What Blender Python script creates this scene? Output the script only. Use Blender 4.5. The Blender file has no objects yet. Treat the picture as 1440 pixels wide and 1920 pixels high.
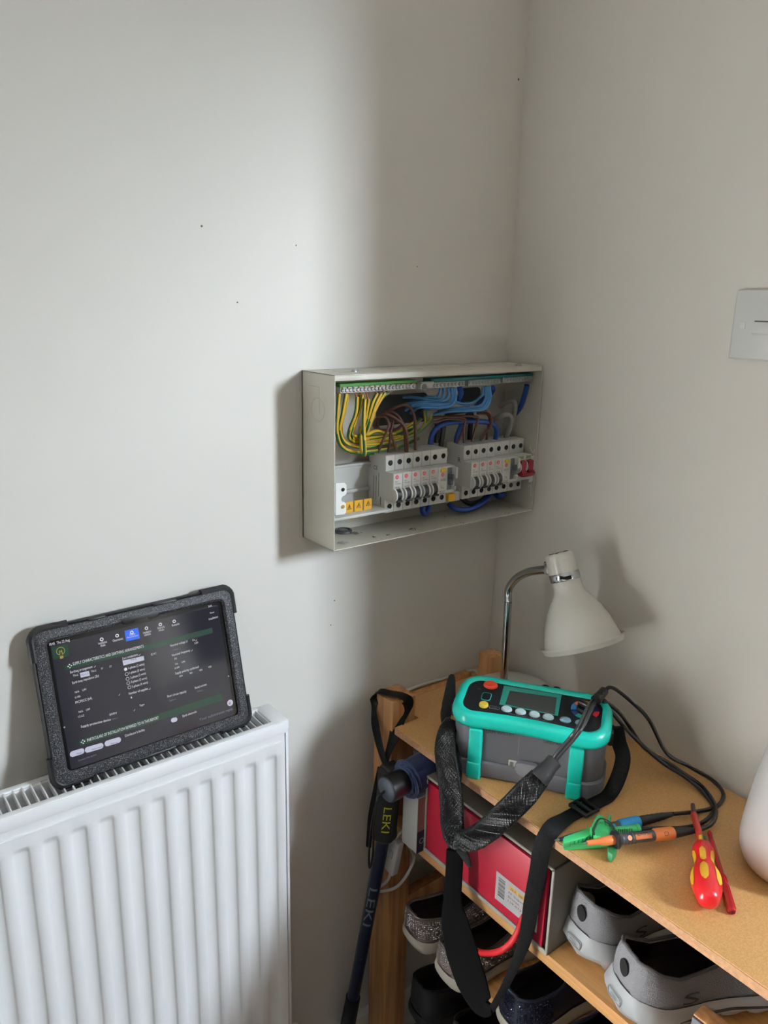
import bpy, bmesh, math, random
from mathutils import Vector as V, Matrix as M
random.seed(7)
pi = math.pi
C = bpy.context.scene.collection
sc = bpy.context.scene

# ------------------------------------------------------------------ camera
CAM = V((-0.9465, -0.908, 1.35)); FPX = 1452.57
YAW, PITCH, ROLL = 0.6568, 0.2655, -0.022
fw = V((math.sin(YAW)*math.cos(PITCH), math.cos(YAW)*math.cos(PITCH), -math.sin(PITCH)))
rt0 = V((math.cos(YAW), -math.sin(YAW), 0)); dn0 = fw.cross(rt0)
rt = rt0*math.cos(ROLL) + dn0*math.sin(ROLL); dn = -rt0*math.sin(ROLL) + dn0*math.cos(ROLL)
cd = bpy.data.cameras.new('camera'); cam = bpy.data.objects.new('camera', cd); C.objects.link(cam)
cd.sensor_fit = 'AUTO'; cd.sensor_width = 36; cd.lens = 36*FPX/1920; cd.clip_start = 0.02
cam.matrix_world = M(((rt.x, -dn.x, -fw.x, CAM.x), (rt.y, -dn.y, -fw.y, CAM.y), (rt.z, -dn.z, -fw.z, CAM.z), (0, 0, 0, 1)))
sc.camera = cam

# ------------------------------------------------------------------ light
w = bpy.data.worlds.new('world'); sc.world = w; w.use_nodes = True
w.node_tree.nodes['Background'].inputs[0].default_value = (0.97, 0.98, 1.0, 1)
w.node_tree.nodes['Background'].inputs[1].default_value = 0.02

def look(o, d):
    o.rotation_euler = V(d).to_track_quat('-Z', 'Y').to_euler()
def area(name, loc, target, sx, sy, power, col):
    l = bpy.data.lights.new(name, 'AREA'); l.shape = 'RECTANGLE'; l.size = sx; l.size_y = sy; l.energy = power; l.color = col
    o = bpy.data.objects.new(name, l); C.objects.link(o); o.location = loc; look(o, V(target)-V(loc)); return o
# daylight falling in through the window of the right wall: a bright strip of sky far outside
area('window_daylight', (0.72, -2.25, 1.86), (-0.40, 0, 0.95), 0.24, 0.5, 64, (0.80, 0.90, 1.0))
s = bpy.data.lights.new('sun', 'SUN'); s.energy = 400; s.angle = 0.009; s.color = (0.93, 0.97, 1.0)
so = bpy.data.objects.new('sun', s); C.objects.link(so); look(so, (-0.86, 0.45, -0.28))

vs = sc.view_settings; vs.view_transform = 'Standard'; vs.look = 'None'; vs.gamma = 1; vs.exposure = 0.0
try: vs.use_curve_mapping = False
except Exception: pass
sc.cycles.use_denoising = True
sc.cycles.max_bounces = 8; sc.cycles.diffuse_bounces = 5
sc.cycles.caustics_reflective = False; sc.cycles.caustics_refractive = False

# ------------------------------------------------------------------ rays: where a point of the photo lies on a real plane
def ray(u, v): return rt*((u-720)/FPX) + dn*((v-960)/FPX) + fw
def pX(u, v, x): d = ray(u, v); return CAM + d*((x-CAM.x)/d.x)
def pY(u, v, y): d = ray(u, v); return CAM + d*((y-CAM.y)/d.y)
def pZ(u, v, z): d = ray(u, v); return CAM + d*((z-CAM.z)/d.z)
def pP(u, v, o, n): d = ray(u, v); return CAM + d*((V(o)-CAM).dot(n)/d.dot(n))

# ------------------------------------------------------------------ materials
def lin(h):
    h = h.lstrip('#'); r = []
    for i in (0, 2, 4):
        c = int(h[i:i+2], 16)/255; r.append(c/12.92 if c <= .04045 else ((c+.055)/1.055)**2.4)
    return (*r, 1)
MATS = {}
def mat(name, col, rough=.5, metal=0, bump=None, noise=None, emit=0, trans=0, coat=0, spec=.5, sheen=0):
    if name in MATS: return MATS[name]
    m = bpy.data.materials.new(name); m.use_nodes = True; nt = m.node_tree; b = nt.nodes['Principled BSDF']; MATS[name] = m
    c = lin(col) if isinstance(col, str) else col
    b.inputs['Base Color'].default_value = c; b.inputs['Roughness'].default_value = rough; b.inputs['Metallic'].default_value = metal
    b.inputs['Specular IOR Level'].default_value = spec; b.inputs['Coat Weight'].default_value = coat
    b.inputs['Transmission Weight'].default_value = trans; b.inputs['Sheen Weight'].default_value = sheen
    if emit: b.inputs['Emission Color'].default_value = c; b.inputs['Emission Strength'].default_value = emit
    tc = nt.nodes.new('ShaderNodeTexCoord')
    if noise:
        sca, amt = noise[:2]
        n = nt.nodes.new('ShaderNodeTexNoise'); n.inputs['Scale'].default_value = sca; n.inputs['Detail'].default_value = 5
        nt.links.new(tc.outputs['Object'], n.inputs['Vector'])
        if len(noise) > 2:
            mp = nt.nodes.new('ShaderNodeMapping'); mp.inputs['Scale'].default_value = noise[2]
            nt.links.new(tc.outputs['Object'], mp.inputs['Vector']); nt.links.new(mp.outputs[0], n.inputs['Vector'])
        r = nt.nodes.new('ShaderNodeValToRGB')
        r.color_ramp.elements[0].position = .35; r.color_ramp.elements[1].position = .65
        r.color_ramp.elements[0].color = [x*(1-amt) for x in c[:3]]+[1]; r.color_ramp.elements[1].color = [min(1, x*(1+amt)) for x in c[:3]]+[1]
        nt.links.new(n.outputs['Fac'], r.inputs[0]); nt.links.new(r.outputs[0], b.inputs['Base Color'])
        if emit: nt.links.new(r.outputs[0], b.inputs['Emission Color'])
    if bump:
        kind = bump[2] if len(bump) > 2 else 'noise'
        if kind == 'noise':
            n2 = nt.nodes.new('ShaderNodeTexNoise'); n2.inputs['Scale'].default_value = bump[0]; n2.inputs['Detail'].default_value = 4; out = n2.outputs['Fac']
        elif kind == 'voronoi':
            n2 = nt.nodes.new('ShaderNodeTexVoronoi'); n2.inputs['Scale'].default_value = bump[0]; out = n2.outputs['Distance']
        else:
            n2 = nt.nodes.new('ShaderNodeTexChecker'); n2.inputs['Scale'].default_value = bump[0]; out = n2.outputs['Fac']
        nt.links.new(tc.outputs['Object'], n2.inputs['Vector'])
        bp = nt.nodes.new('ShaderNodeBump'); bp.inputs['Strength'].default_value = bump[1]; bp.inputs['Distance'].default_value = .002
        nt.links.new(out, bp.inputs['Height']); nt.links.new(bp.outputs[0], b.inputs['Normal'])
    return m
def speckle(name, base, dot, scale, cut, rough=.5, bumps=.4):
    m = mat(name, base, rough); nt = m.node_tree; b = nt.nodes['Principled BSDF']
    tc = nt.nodes.new('ShaderNodeTexCoord'); n = nt.nodes.new('ShaderNodeTexNoise'); n.inputs['Scale'].default_value = scale; n.inputs['Detail'].default_value = 1
    r = nt.nodes.new('ShaderNodeValToRGB'); r.color_ramp.elements[0].position = cut; r.color_ramp.elements[1].position = cut+.12
    r.color_ramp.elements[0].color = lin(base); r.color_ramp.elements[1].color = lin(dot)
    nt.links.new(tc.outputs['Object'], n.inputs['Vector']); nt.links.new(n.outputs['Fac'], r.inputs[0]); nt.links.new(r.outputs[0], b.inputs['Base Color'])
    bp = nt.nodes.new('ShaderNodeBump'); bp.inputs['Strength'].default_value = bumps; bp.inputs['Distance'].default_value = .0008
    nt.links.new(n.outputs['Fac'], bp.inputs['Height']); nt.links.new(bp.outputs[0], b.inputs['Normal'])
    return m
def woodmat(name, c1, c2, axis, scale=60, rough=.55):
    m = mat(name, c1, rough); nt = m.node_tree; b = nt.nodes['Principled BSDF']
    tc = nt.nodes.new('ShaderNodeTexCoord'); mp = nt.nodes.new('ShaderNodeMapping')
    sc3 = [scale]*3; sc3[axis] = scale*.045; mp.inputs['Scale'].default_value = sc3
    n = nt.nodes.new('ShaderNodeTexNoise'); n.inputs['Scale'].default_value = 1.5; n.inputs['Detail'].default_value = 6; n.inputs['Distortion'].default_value = .6
    r = nt.nodes.new('ShaderNodeValToRGB'); r.color_ramp.elements[0].position = .36; r.color_ramp.elements[1].position = .66
    r.color_ramp.elements[0].color = lin(c2); r.color_ramp.elements[1].color = lin(c1)
    nt.links.new(tc.outputs['Object'], mp.inputs[0]); nt.links.new(mp.outputs[0], n.inputs['Vector']); nt.links.new(n.outputs['Fac'], r.inputs[0]); nt.links.new(r.outputs[0], b.inputs['Base Color'])
    bp = nt.nodes.new('ShaderNodeBump'); bp.inputs['Strength'].default_value = .15; bp.inputs['Distance'].default_value = .001
    nt.links.new(n.outputs['Fac'], bp.inputs['Height']); nt.links.new(bp.outputs[0], b.inputs['Normal'])
    return m

# ------------------------------------------------------------------ mesh builder
def catmull(pts, n=8, closed=False):
    P = [V(p) for p in pts]; out = []
    if len(P) < 3: return P
    N = len(P)
    rng = range(N if closed else N-1)
    for i in rng:
        p0 = P[(i-1) % N] if (closed or i > 0) else P[0]*2-P[1]
        p1 = P[i]; p2 = P[(i+1) % N]
        p3 = P[(i+2) % N] if (closed or i+2 < N) else P[-1]*2-P[-2]
        for k in range(n):
            t = k/n; t2 = t*t; t3 = t2*t
            out.append(.5*((2*p1)+(p2-p0)*t+(2*p0-5*p1+4*p2-p3)*t2+(3*p1-p0-3*p2+p3)*t3))
    if not closed: out.append(P[-1].copy())
    return out
def lerp_list(vals, m):
    out = []; n = len(vals)-1
    for i in range(m):
        x = i/(m-1)*n; k = min(int(x), n-1); f = x-k; out.append(vals[k]*(1-f)+vals[k+1]*f)
    return out
class MB:
    def __init__(s, T=None): s.b = bmesh.new(); s.T = T or M.Identity(4); s.mi = 0
    def v(s, p): return s.b.verts.new(s.T @ V(p))
    def f(s, vs):
        try:
            x = s.b.faces.new(vs); x.material_index = s.mi; return x
        except ValueError: return None
    def box(s, c, d, R=None, bev=0, seg=2):
        R = R or M.Identity(3); h = V(d)/2; vs = []
        for k in range(8):
            l = V(((h.x if k & 1 else -h.x), (h.y if k & 2 else -h.y), (h.z if k & 4 else -h.z)))
            vs.append(s.v(V(c)+R @ l))
        fs = [s.f([vs[i] for i in q]) for q in ((0, 2, 3, 1), (4, 5, 7, 6), (0, 1, 5, 4), (2, 6, 7, 3), (0, 4, 6, 2), (1, 3, 7, 5))]
        if bev:
            es = list({e for f in fs for e in f.edges})
            r = bmesh.ops.bevel(s.b, geom=es, offset=bev, segments=seg, profile=.5, affect='EDGES', clamp_overlap=True)
            for f in r['faces']: f.material_index = s.mi
        return s
    def b2(s, a, b, bev=0, seg=2):
        a, b = V(a), V(b); return s.box((a+b)/2, [abs(x) for x in (b-a)], None, bev, seg)
    def loft(s, rings, closed=True, cap0=False, cap1=False):
        R = [[s.v(p) for p in r] for r in rings]; n = len(R[0])
        for a, b in zip(R, R[1:]):
            for i in range(n if closed else n-1):
                j = (i+1) % n; s.f([a[i], a[j], b[j], b[i]])
        if cap0: s.f(list(reversed(R[0])))
        if cap1: s.f(R[-1])
        return s
    def frames(s, P, closed=False):
        T = []
        for i in range(len(P)):
            a = P[i-1] if (i > 0 or closed) else P[i]; b = P[(i+1) % len(P)] if (i < len(P)-1 or closed) else P[i]
            t = (b-a); T.append(t.normalized() if t.length > 1e-9 else V((0, 0, 1)))
        n = T[0].orthogonal().normalized(); out = []
        for t in T:
            n = n-t*n.dot(t)
            n = n.normalized() if n.length > 1e-6 else t.orthogonal().normalized()
            out.append((t, n, t.cross(n)))
        return out
    def tube(s, pts, r, n=8, smooth=6, closed=False, stripe=None, cap=True):
        P = catmull(pts, smooth, closed) if smooth else [V(p) for p in pts]
        rs = lerp_list(r, len(P)) if isinstance(r, (list, tuple)) else [r]*len(P)
        F = s.frames(P, closed); rings = []
        for p, rr, (t, a, b) in zip(P, rs, F):
            rings.append([s.v(p+(a*math.cos(2*pi*k/n)+b*math.sin(2*pi*k/n))*rr) for k in range(n)])
        L = len(rings)
        for i in range(L if closed else L-1):
            A, B = rings[i], rings[(i+1) % L]
            for k in range(n):
                f = s.f([A[k], A[(k+1) % n], B[(k+1) % n], B[k]])
                if stripe is not None and f: f.material_index = 1 if (k+i//14) % n in stripe else 0
        if cap and not closed: s.f(list(reversed(rings[0]))); s.f(rings[-1])
        return s
    def ribbon(s, pts, wid, th, face=None, sides=None, smooth=6, rnd=True, n=12):
        """flat band (flattened tube); face = direction the flat side looks at; sides = per-point side vectors"""
        P = catmull(pts, smooth); m = len(P)
        ws = lerp_list(wid, m) if isinstance(wid, (list, tuple)) else [wid]*m
        if sides: S = catmull(sides, smooth)
        F = s.frames(P); rings = []
        for i, (p, ww, (t, a, b)) in enumerate(zip(P, ws, F)):
            sd = S[i] if sides else t.cross(V(face))
            sd = (sd-t*sd.dot(t)).normalized(); nn = t.cross(sd).normalized(); R = []
            for k in range(n):
                c, q = math.cos(2*pi*k/n), math.sin(2*pi*k/n)
                e = .35 if rnd else .12
                R.append(p+sd*(ww/2)*math.copysign(abs(c)**e, c)+nn*(th/2)*math.copysign(abs(q)**.6, q))
            rings.append(R)
        return s.loft(rings, True, True, True)
    def cyl(s, p0, p1, r0, r1=None, n=20, cap=True):
        p0, p1 = V(p0), V(p1); r1 = r0 if r1 is None else r1; t = (p1-p0).normalized(); a = t.orthogonal().normalized(); b = t.cross(a)
        rings = [[p+(a*math.cos(2*pi*k/n)+b*math.sin(2*pi*k/n))*r for k in range(n)] for p, r in ((p0, r0), (p1, r1))]
        return s.loft(rings, True, cap, cap)
    def lathe(s, prof, o=(0, 0, 0), axis=(0, 0, 1), n=32, cap0=True, cap1=True):
        t = V(axis).normalized(); a = t.orthogonal().normalized(); b = t.cross(a); o = V(o)
        rings = [[o+t*z+(a*math.cos(2*pi*k/n)+b*math.sin(2*pi*k/n))*max(r, 1e-5) for k in range(n)] for r, z in prof]
        return s.loft(rings, True, cap0, cap1)
    def prism(s, poly, z0, z1, T=None, bev=0):
        T = T or M.Identity(4)
        A = [s.v(T @ V((x, y, z0))) for x, y in poly]; B = [s.v(T @ V((x, y, z1))) for x, y in poly]; n = len(A)
        fs = [s.f([A[i], A[(i+1) % n], B[(i+1) % n], B[i]]) for i in range(n)]
        f0 = s.f(list(reversed(A))); f1 = s.f(B)
        if bev:
            r = bmesh.ops.bevel(s.b, geom=list(f1.edges), offset=bev, segments=2, profile=.5, affect='EDGES')
            for f in r['faces']: f.material_index = s.mi
        return s
    def ball(s, c, r, sx=1, sy=1, sz=1, seg=16):
        m = M.Translation(V(c)) @ M.Diagonal((r*sx, r*sy, r*sz, 1))
        r_ = bmesh.ops.create_uvsphere(s.b, u_segments=seg, v_segments=max(6, seg//2), radius=1, matrix=s.T @ m)
        for v in r_['verts']:
            for f in v.link_faces: f.material_index = s.mi
        return s
    def add_mesh(s, me, T):
        n0 = [s.b.verts.new(s.T @ (T @ v.co)) for v in me.vertices]
        for p in me.polygons: s.f([n0[i] for i in p.vertices])
        return s
WM = {}
def wm(o): return WM.get(o.name, M.Identity(4)) if o else M.Identity(4)
def build(name, mb, mats, parent=None, local=False, smooth=35, norm=True, loc=None):
    """link one mesh object; verts are world coordinates unless local"""
    me = bpy.data.meshes.new(name); b = mb.b
    if norm: bmesh.ops.recalc_face_normals(b, faces=b.faces[:])
    inv = M.Identity(4)
    if parent and not local: inv = wm(parent).inverted()
    T = M.Identity(4)
    if loc is not None:
        T = M.Translation(V(loc)); inv = T.inverted() @ inv if not local else inv
    if inv != M.Identity(4): bmesh.ops.transform(b, matrix=inv, verts=b.verts[:])
    b.to_mesh(me); b.free()
    if not isinstance(mats, (list, tuple)): mats = [mats]
    for m in mats: me.materials.append(m)
    if smooth:
        me.polygons.foreach_set('use_smooth', [True]*len(me.polygons)); me.set_sharp_from_angle(angle=math.radians(smooth))
    o = bpy.data.objects.new(name, me); C.objects.link(o)
    if parent: o.parent = parent
    if loc is not None: o.location = loc
    WM[o.name] = (wm(parent) if parent else M.Identity(4)) @ T
    return o
def tag(o, label, cat, group=None):
    o['label'] = label; o['category'] = cat
    if group: o['group'] = group
    return o
def thing(name, label, cat, loc, rot=None, group=None):
    o = bpy.data.objects.new(name, None); C.objects.link(o); o.empty_display_size = .02
    T = M.Translation(V(loc)) @ (rot.to_4x4() if rot is not None else M.Identity(4)); o.matrix_world = T; o.location = V(loc)
    if rot is not None: o.rotation_euler = rot.to_euler()
    WM[o.name] = T; return tag(o, label, cat, group)
def struct(name, mb, m, smooth=0): o = build(name, mb, m, smooth=smooth); o['kind'] = 'structure'; return o
def stuff(o): o['kind'] = 'stuff'; return o
def dup(o, parent=None):
    c = o.copy(); C.objects.link(c); c.parent = parent
    for ch in list(o.children): dup(ch, c)
    return c
def rrect(hw, hh, r, n=6, cx=0, cy=0):
    out = []
    for (sx, sy, a0) in ((1, 1, 0), (-1, 1, pi/2), (-1, -1, pi), (1, -1, 3*pi/2)):
        for k in range(n+1):
            a = a0+pi/2*k/n; out.append((cx+sx*(hw-r)+r*math.cos(a), cy+sy*(hh-r)+r*math.sin(a)))
    return out
TXT = {}
def text_mesh(t):
    if t in TXT: return TXT[t]
    cu = bpy.data.curves.new('t', 'FONT'); cu.body = t; cu.size = 1; cu.resolution_u = 2
    o = bpy.data.objects.new('t', cu); C.objects.link(o); dg = bpy.context.evaluated_depsgraph_get()
    me = bpy.data.meshes.new_from_object(o.evaluated_get(dg)); bpy.data.objects.remove(o); bpy.data.curves.remove(cu)
    xs = [v.co.x for v in me.vertices] or [0, 1]; ys = [v.co.y for v in me.vertices] or [0, 1]
    TXT[t] = (me, min(xs), max(xs), min(ys), max(ys)); return TXT[t]
def text(mb, t, p0, p1, up, h=None, lift=.0003):
    """flat lettering from p0 to p1 (baseline), up = direction of letters, h = letter size (else natural)"""
    me, x0, x1, y0, y1 = text_mesh(t); p0, p1 = V(p0), V(p1); X = (p1-p0); L = X.length; X = X/L; up = V(up); Y = (up-X*up.dot(X)).normalized(); Z = X.cross(Y)
    sx = L/max(1e-6, x1-x0); sy = sx if h is None else h/.7
    T = M.Translation(p0+Z*lift) @ M((( X.x*sx, Y.x*sy, Z.x, 0), (X.y*sx, Y.y*sy, Z.y, 0), (X.z*sx, Y.z*sy, Z.z, 0), (0, 0, 0, 1))) @ M.Translation(V((-x0, 0, 0)))
    mb.add_mesh(me, T)
XW = 0.003   # plane of the right wall

# ------------------------------------------------------------------ setting
wall = mat('wall_paint', '#dedbd5', .85, bump=(90, .06), noise=(3, .02))
mb = MB(); mb.b2((-4.2, 0, 0), (.15, .12, 2.45)); struct('wall_left', mb, wall)
WY0, WY1, WZ0, WZ1 = -.70, -1.90, .86, 1.76
mb = MB(); mb.b2((XW, .0, 0), (XW+.14, WY0, 2.45)); mb.b2((XW, WY0, 0), (XW+.14, WY1, WZ0)); mb.b2((XW, WY0, WZ1), (XW+.14, WY1, 2.45)); mb.b2((XW, WY1, 0), (XW+.14, -3.2, 2.45))
struct('wall_right', mb, wall)
white_gloss = mat('white_gloss', '#e8e8e6', .3)
mb = MB()
for a, b in (((WY0, WZ0), (WY0-.03, WZ1)), ((WY1+.03, WZ0), (WY1, WZ1)), ((WY0, WZ0), (WY1, WZ0+.03)), ((WY0, WZ1-.03), (WY1, WZ1))):
    mb.b2((XW+.1, a[0], a[1]), (XW+.13, b[0], b[1]))
struct('window_1', mb, white_gloss)
mb = MB(); mb.b2((-4.2, -3.2, -.05), (.15, .12, 0)); struct('floor', mb, mat('floor_wood', '#3f3c39', .5, noise=(8, .2, (1, 8, 1))))
mb = MB(); mb.b2((-4.2, -3.2, 2.45), (.15, .12, 2.5)); struct('ceiling', mb, mat('ceiling_paint', '#e8e6e0', .9))
mb = MB(); mb.b2((-4.2, -.015, 0), (XW, 0, .1)); struct('baseboard_left', mb, white_gloss)
mb = MB(); mb.b2((XW-.012, -.02, 0), (XW, -3.2, .1)); struct('baseboard_right', mb, white_gloss)
# small plaster chips on the walls
chip = mat('dark_chip', '#6b5d50', .9)
mb = MB()
for (u, v, r) in ((378, 424, .0013), (555, 460, .0008), (445, 567, .0009), (782, 500, .0007), (627, 1126, .0009), (972, 149, .0014), (620, 1172, .0008)):
    p = pY(u, v, 0); mb.cyl(p, p+V((0, -.0006, 0)), r, n=8)
o = build('wall_mark', mb, chip); stuff(o); o['label'] = 'tiny dark chips and pinholes in the painted left wall'; o['category'] = 'marks'

# ------------------------------------------------------------------ radiator
RY, RZ, RXR = -.085, .7975, -.4685; RXL = -1.28; RB = .2
rad = thing('radiator', 'white ribbed panel radiator on the wall under the tablet', 'radiator', ((RXL+RXR)/2, RY, RB))
radp = mat('radiator_enamel', '#f3f5f7', .28, coat=.2)
# front panel with pressed channels (grid surface)
xs = []; P = .0317; xr0 = -.4865; nrib = 30
def depth(x, z):
    d = 0
    zt, zb = RZ-.045, RB+.045
    k = round((xr0-.009-x)/P)
    if 0 <= k < nrib:
        c = xr0-.009-k*P; q = x-c
        if q > .009: h = 0
        elif q > .0055: h = (.009-q)/.0035
        elif q > -.006: h = 1
        elif q > -.0125: h = (q+.0125)/.0065
        else: h = 0
        hz = min(1, max(0, (zt-z)/.009))*min(1, max(0, (z-zb)/.009))
        d = h*hz*.0046
    return d
for k in range(nrib):
    c = xr0-.009-k*P
    xs += [c+.0092, c+.0074, c+.0055, c-.0005, c-.006, c-.0092, c-.0125]
xs = sorted(set([RXR-.006, RXL+.006]+[x for x in xs if x > RXL+.006]))
zs = [RZ-.030, RZ-.0445, RZ-.0475, RZ-.0505, RZ-.054, RZ-.056, .5, RB+.056, RB+.0505, RB+.0445, RB+.005]
mb = MB(); G = [[mb.v((x, RY+depth(x, z), z)) for z in zs] for x in xs]
for a, b in zip(G, G[1:]):
    for i in range(len(zs)-1): mb.f([a[i], a[i+1], b[i+1], b[i]])
build('front_panel', mb, radp, rad, smooth=60)
mb = MB(); mb.b2((RXL, RY+.0005, RZ-.0325), (RXR-.006, RY+.004, RZ-.0045)); mb.b2((RXL, RY-.0012, RZ-.031), (RXR-.012, RY+.003, RZ-.0285), .0006); mb.b2((RXL, RY-.002, RZ-.018), (RXR-.001, RY+.01, RZ-.001), .002)
build('top_rail', mb, radp, rad)
mb = MB(); mb.b2((RXR-.004, RY+.0015, RB+.01), (RXR+.0005, RY+.056, RZ-.012), .0008); mb.b2((RXR-.022, RY-.0005, RZ-.014), (RXR+.001, RY+.056, RZ), .0025)
build('side_cover', mb, radp, rad)
mb = MB(); mb.b2((RXL, RY+.045, RB), (RXR-.002, RY+.056, RZ-.002), .001); build('rear_panel', mb, radp, rad)
mb = MB(); mb.b2((RXL, RY-.0003, RZ-.0045), (RXR-.02, RY+.0085, RZ), .0008); mb.b2((RXL, RY+.0475, RZ-.0045), (RXR-.02, RY+.056, RZ), .0008); build('grille_frame', mb, radp, rad)
mb = MB(); mb.b2((RXL, RY+.006, RZ-.06), (RXR-.01, RY+.05, RZ-.055)); build('convector_plate', mb, mat('dark_inside', '#5d5f60', .6), rad)
sl0 = None
for k in range(78):
    x = RXR-.0225-.0098*k-.0022
    if sl0 is None:
        mb = MB(); mb.box((0, 0, 0), (.0018, .041, .009), bev=.0004, seg=1); sl0 = build('slat', mb, radp, rad, local=True, loc=(0, 0, 0)); o = sl0
    else: o = sl0.copy(); C.objects.link(o); o.parent = rad
    o.location = (x-(RXL+RXR)/2, .028, RZ-.005-RB)
mb = MB()
for k in range(3): mb.tube([(RXL+.05, RY+.016+.011*k, RZ-.022-.003*k), (RXR-.03, RY+.016+.011*k, RZ-.022-.003*k)], .0016, 6, 0)
build('convector_fin', mb, radp, rad)
mb = MB(); mb.lathe([(.006, 0), (.014, .002), (.016, .02), (.014, .04), (.006, .046)], (RXR+.02, RY+.03, RB-.02), (0, 0, 1), 20); mb.cyl((RXR+.02, RY+.03, .0), (RXR+.02, RY+.03, RB-.02), .0075); mb.cyl((RXR-.004, RY+.03, RB+.012), (RXR+.02, RY+.03, RB+.012), .008)
build('valve', mb, white_gloss, rad)

# ------------------------------------------------------------------ tablet leaning on the wall
BL, BR = pZ(110, 1479, RZ+.0012), pZ(471, 1352, RZ+.0012); TL, TR = pY(50, 1187, -.019), pY(431, 1100, -.019)
tx = ((BR-BL)+(TR-TL)).normalized(); ty = ((TL-BL)+(TR-BR)); ty = (ty-tx*ty.dot(tx)).normalized(); tn = tx.cross(ty)
tc_ = (BL+BR+TL+TR)/4; TW = ((BR-BL).length+(TR-TL).length)/4; TH = ((TL-BL).length+(TR-BR).length)/4
RT = M((tx, ty, tn)).transposed()
# keep lowest edge on the grille and back off the wall
tab = thing('tablet', 'tablet in a black rugged speckled case leaning against the wall on the radiator', 'tablet', tc_, RT)
TT = wm(tab); TI = TT.inverted()
def tp(u, v, z=0): q = TI @ pP(u, v, tc_, tn); return V((q.x, q.y, z))
rubber = mat('black_rubber', '#0c0d12', .45); case = speckle('speckled_case', '#121217', '#8f919d', 1250, .56, .5)
# case frame: outer rounded ring with bevelled lip around the screen
def ringmesh(mb, specs):
    rings = []
    for (hw, hh, r, z) in specs: rings.append([(x, y, z) for x, y in rrect(hw, hh, r, 6)])
    mb.loft(rings, True, True, False)
sw, sh = TW-.0158, TH-.0148
mb = MB(); ringmesh(mb, [(TW-.002, TH-.002, .012, -.012), (TW-.001, TH-.001, .013, -.004), (TW-.002, TH-.002, .013, .0015), (TW-.006, TH-.006, .011, .0035), (sw+.003, sh+.003, .008, .0035), (sw, sh, .006, .0008), (sw, sh, .006, -.003)])
build('case_frame', mb, case, tab, local=True)
mb = MB(); ringmesh(mb, [(TW, TH, .014, -.0125), (TW+.0012, TH+.0012, .015, -.0105), (TW+.0012, TH+.0012, .015, -.003), (TW-.0005, TH-.0005, .013, -.0005)])
build('rubber_shell', mb, rubber, tab, local=True)
for sx, sy in ((1, 1), (-1, 1), (-1, -1), (1, -1)):
    mb = MB(); pts = [(sx*(TW-.042), sy*(TH-.0005)), (sx*(TW-.014), sy*(TH-.0005))]
    for k in range(1, 6):
        a = pi/2*(1-k/6); pts.append((sx*(TW-.014+.014*math.cos(a)), sy*(TH-.014+.014*math.sin(a))))
    pts += [(sx*(TW-.0005), sy*(TH-.014)), (sx*(TW-.0005), sy*(TH-.036))]
    mb.tube([(x, y, -.003) for x, y in pts], .0052, 10, 0)
    build('corner_bumper', mb, rubber, tab, local=True)
for a, b, s_ in ((-.062, -.04, 1), (.018, .05, 1), (-.05, .02, -1), (.03, .06, -1)):
    mb = MB(); mb.b2((a, s_*(TH-.0035), -.006), (b, s_*(TH+.0008), .0022), .0015); build('edge_grip', mb, rubber, tab, local=True)
mb = MB(); c = tp(262, 1155); mb.prism([(-.026, .0), (.026, .0), (.02, -.0085), (-.02, -.0085)], .0008, .0042, M.Translation((c.x, sh+.0065, 0)), .001); build('camera_hood', mb, rubber, tab, local=True)
mb = MB(); mb.prism(rrect(.009, .0022, .002, 4, c.x, sh-.0003), .0008, .0046); build('camera_slot', mb, mat('gloss_black', '#050506', .12), tab, local=True)
scr = mat('screen_glass', '#101116', .09, emit=.0, spec=.5); scr.node_tree.nodes['Principled BSDF'].inputs['Emission Color'].default_value = lin('#2a2a33'); scr.node_tree.nodes['Principled BSDF'].inputs['Emission Strength'].default_value = .8
mb = MB(); mb.prism(rrect(sw+.001, sh+.001, .004, 4), -.004, -.0012); bez = build('screen_bezel', mb, mat('bezel_black', '#060607', .15), tab, local=True)
# display area from the photo
A0, A1, A2, A3 = tp(96, 1212), tp(409, 1133), tp(440, 1338), tp(133, 1447)
dw = ((A1-A0).length+(A2-A3).length)/4; dh = ((A0-A3).length+(A1-A2).length)/4; dc = (A0+A1+A2+A3)/4
dw = min(dw, sw-.003); dh = min(dh, sh-.003)
mb = MB(); mb.prism(rrect(dw, dh, .002, 3, dc.x, dc.y), -.002, -.0010); screen = build('screen', mb, scr, tab, local=True)
def em(n, c, s=1.0):
    m = mat(n, '#000000', .15); b = m.node_tree.nodes['Principled BSDF']; b.inputs['Emission Color'].default_value = lin(c); b.inputs['Emission Strength'].default_value = s; b.inputs['Base Color'].default_value = (.01, .01, .01, 1); return m
eW, eG, eB, eP, eY, eD = em('ui_white', '#e6e6ee', .8), em('ui_green', '#1d4534', .8), em('ui_blue', '#2a6cf0', .9), em('ui_pale', '#c9cce0', .8), em('ui_yellow', '#c8b04a', .8), em('ui_dim', '#8f90a0', .7)
ZS = -.0009
def quad(mb, pxs, z=ZS, th=.0001):
    q = [tp(*p) for p in pxs]; mb.prism([(a.x, a.y) for a in q][::-1], z, z+th)
def uipart(name, fn, m): mb = MB(); fn(mb); return build(name, mb, m, screen, local=True, smooth=0)
uipart('green_banner', lambda m: quad(m, [(121, 1249), (398, 1177), (400, 1187), (123, 1257)]), eG)
uipart('green_banner', lambda m: quad(m, [(148, 1389), (415, 1300), (419, 1313), (150, 1399)]), eG)
uipart('logo_tile', lambda m: quad(m, [(97, 1215), (127, 1207), (131, 1230), (101, 1237)]), eG)
uipart('blue_tab', lambda m: quad(m, [(234, 1183), (259, 1177), (263, 1197), (237, 1203)]), eB)
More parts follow.
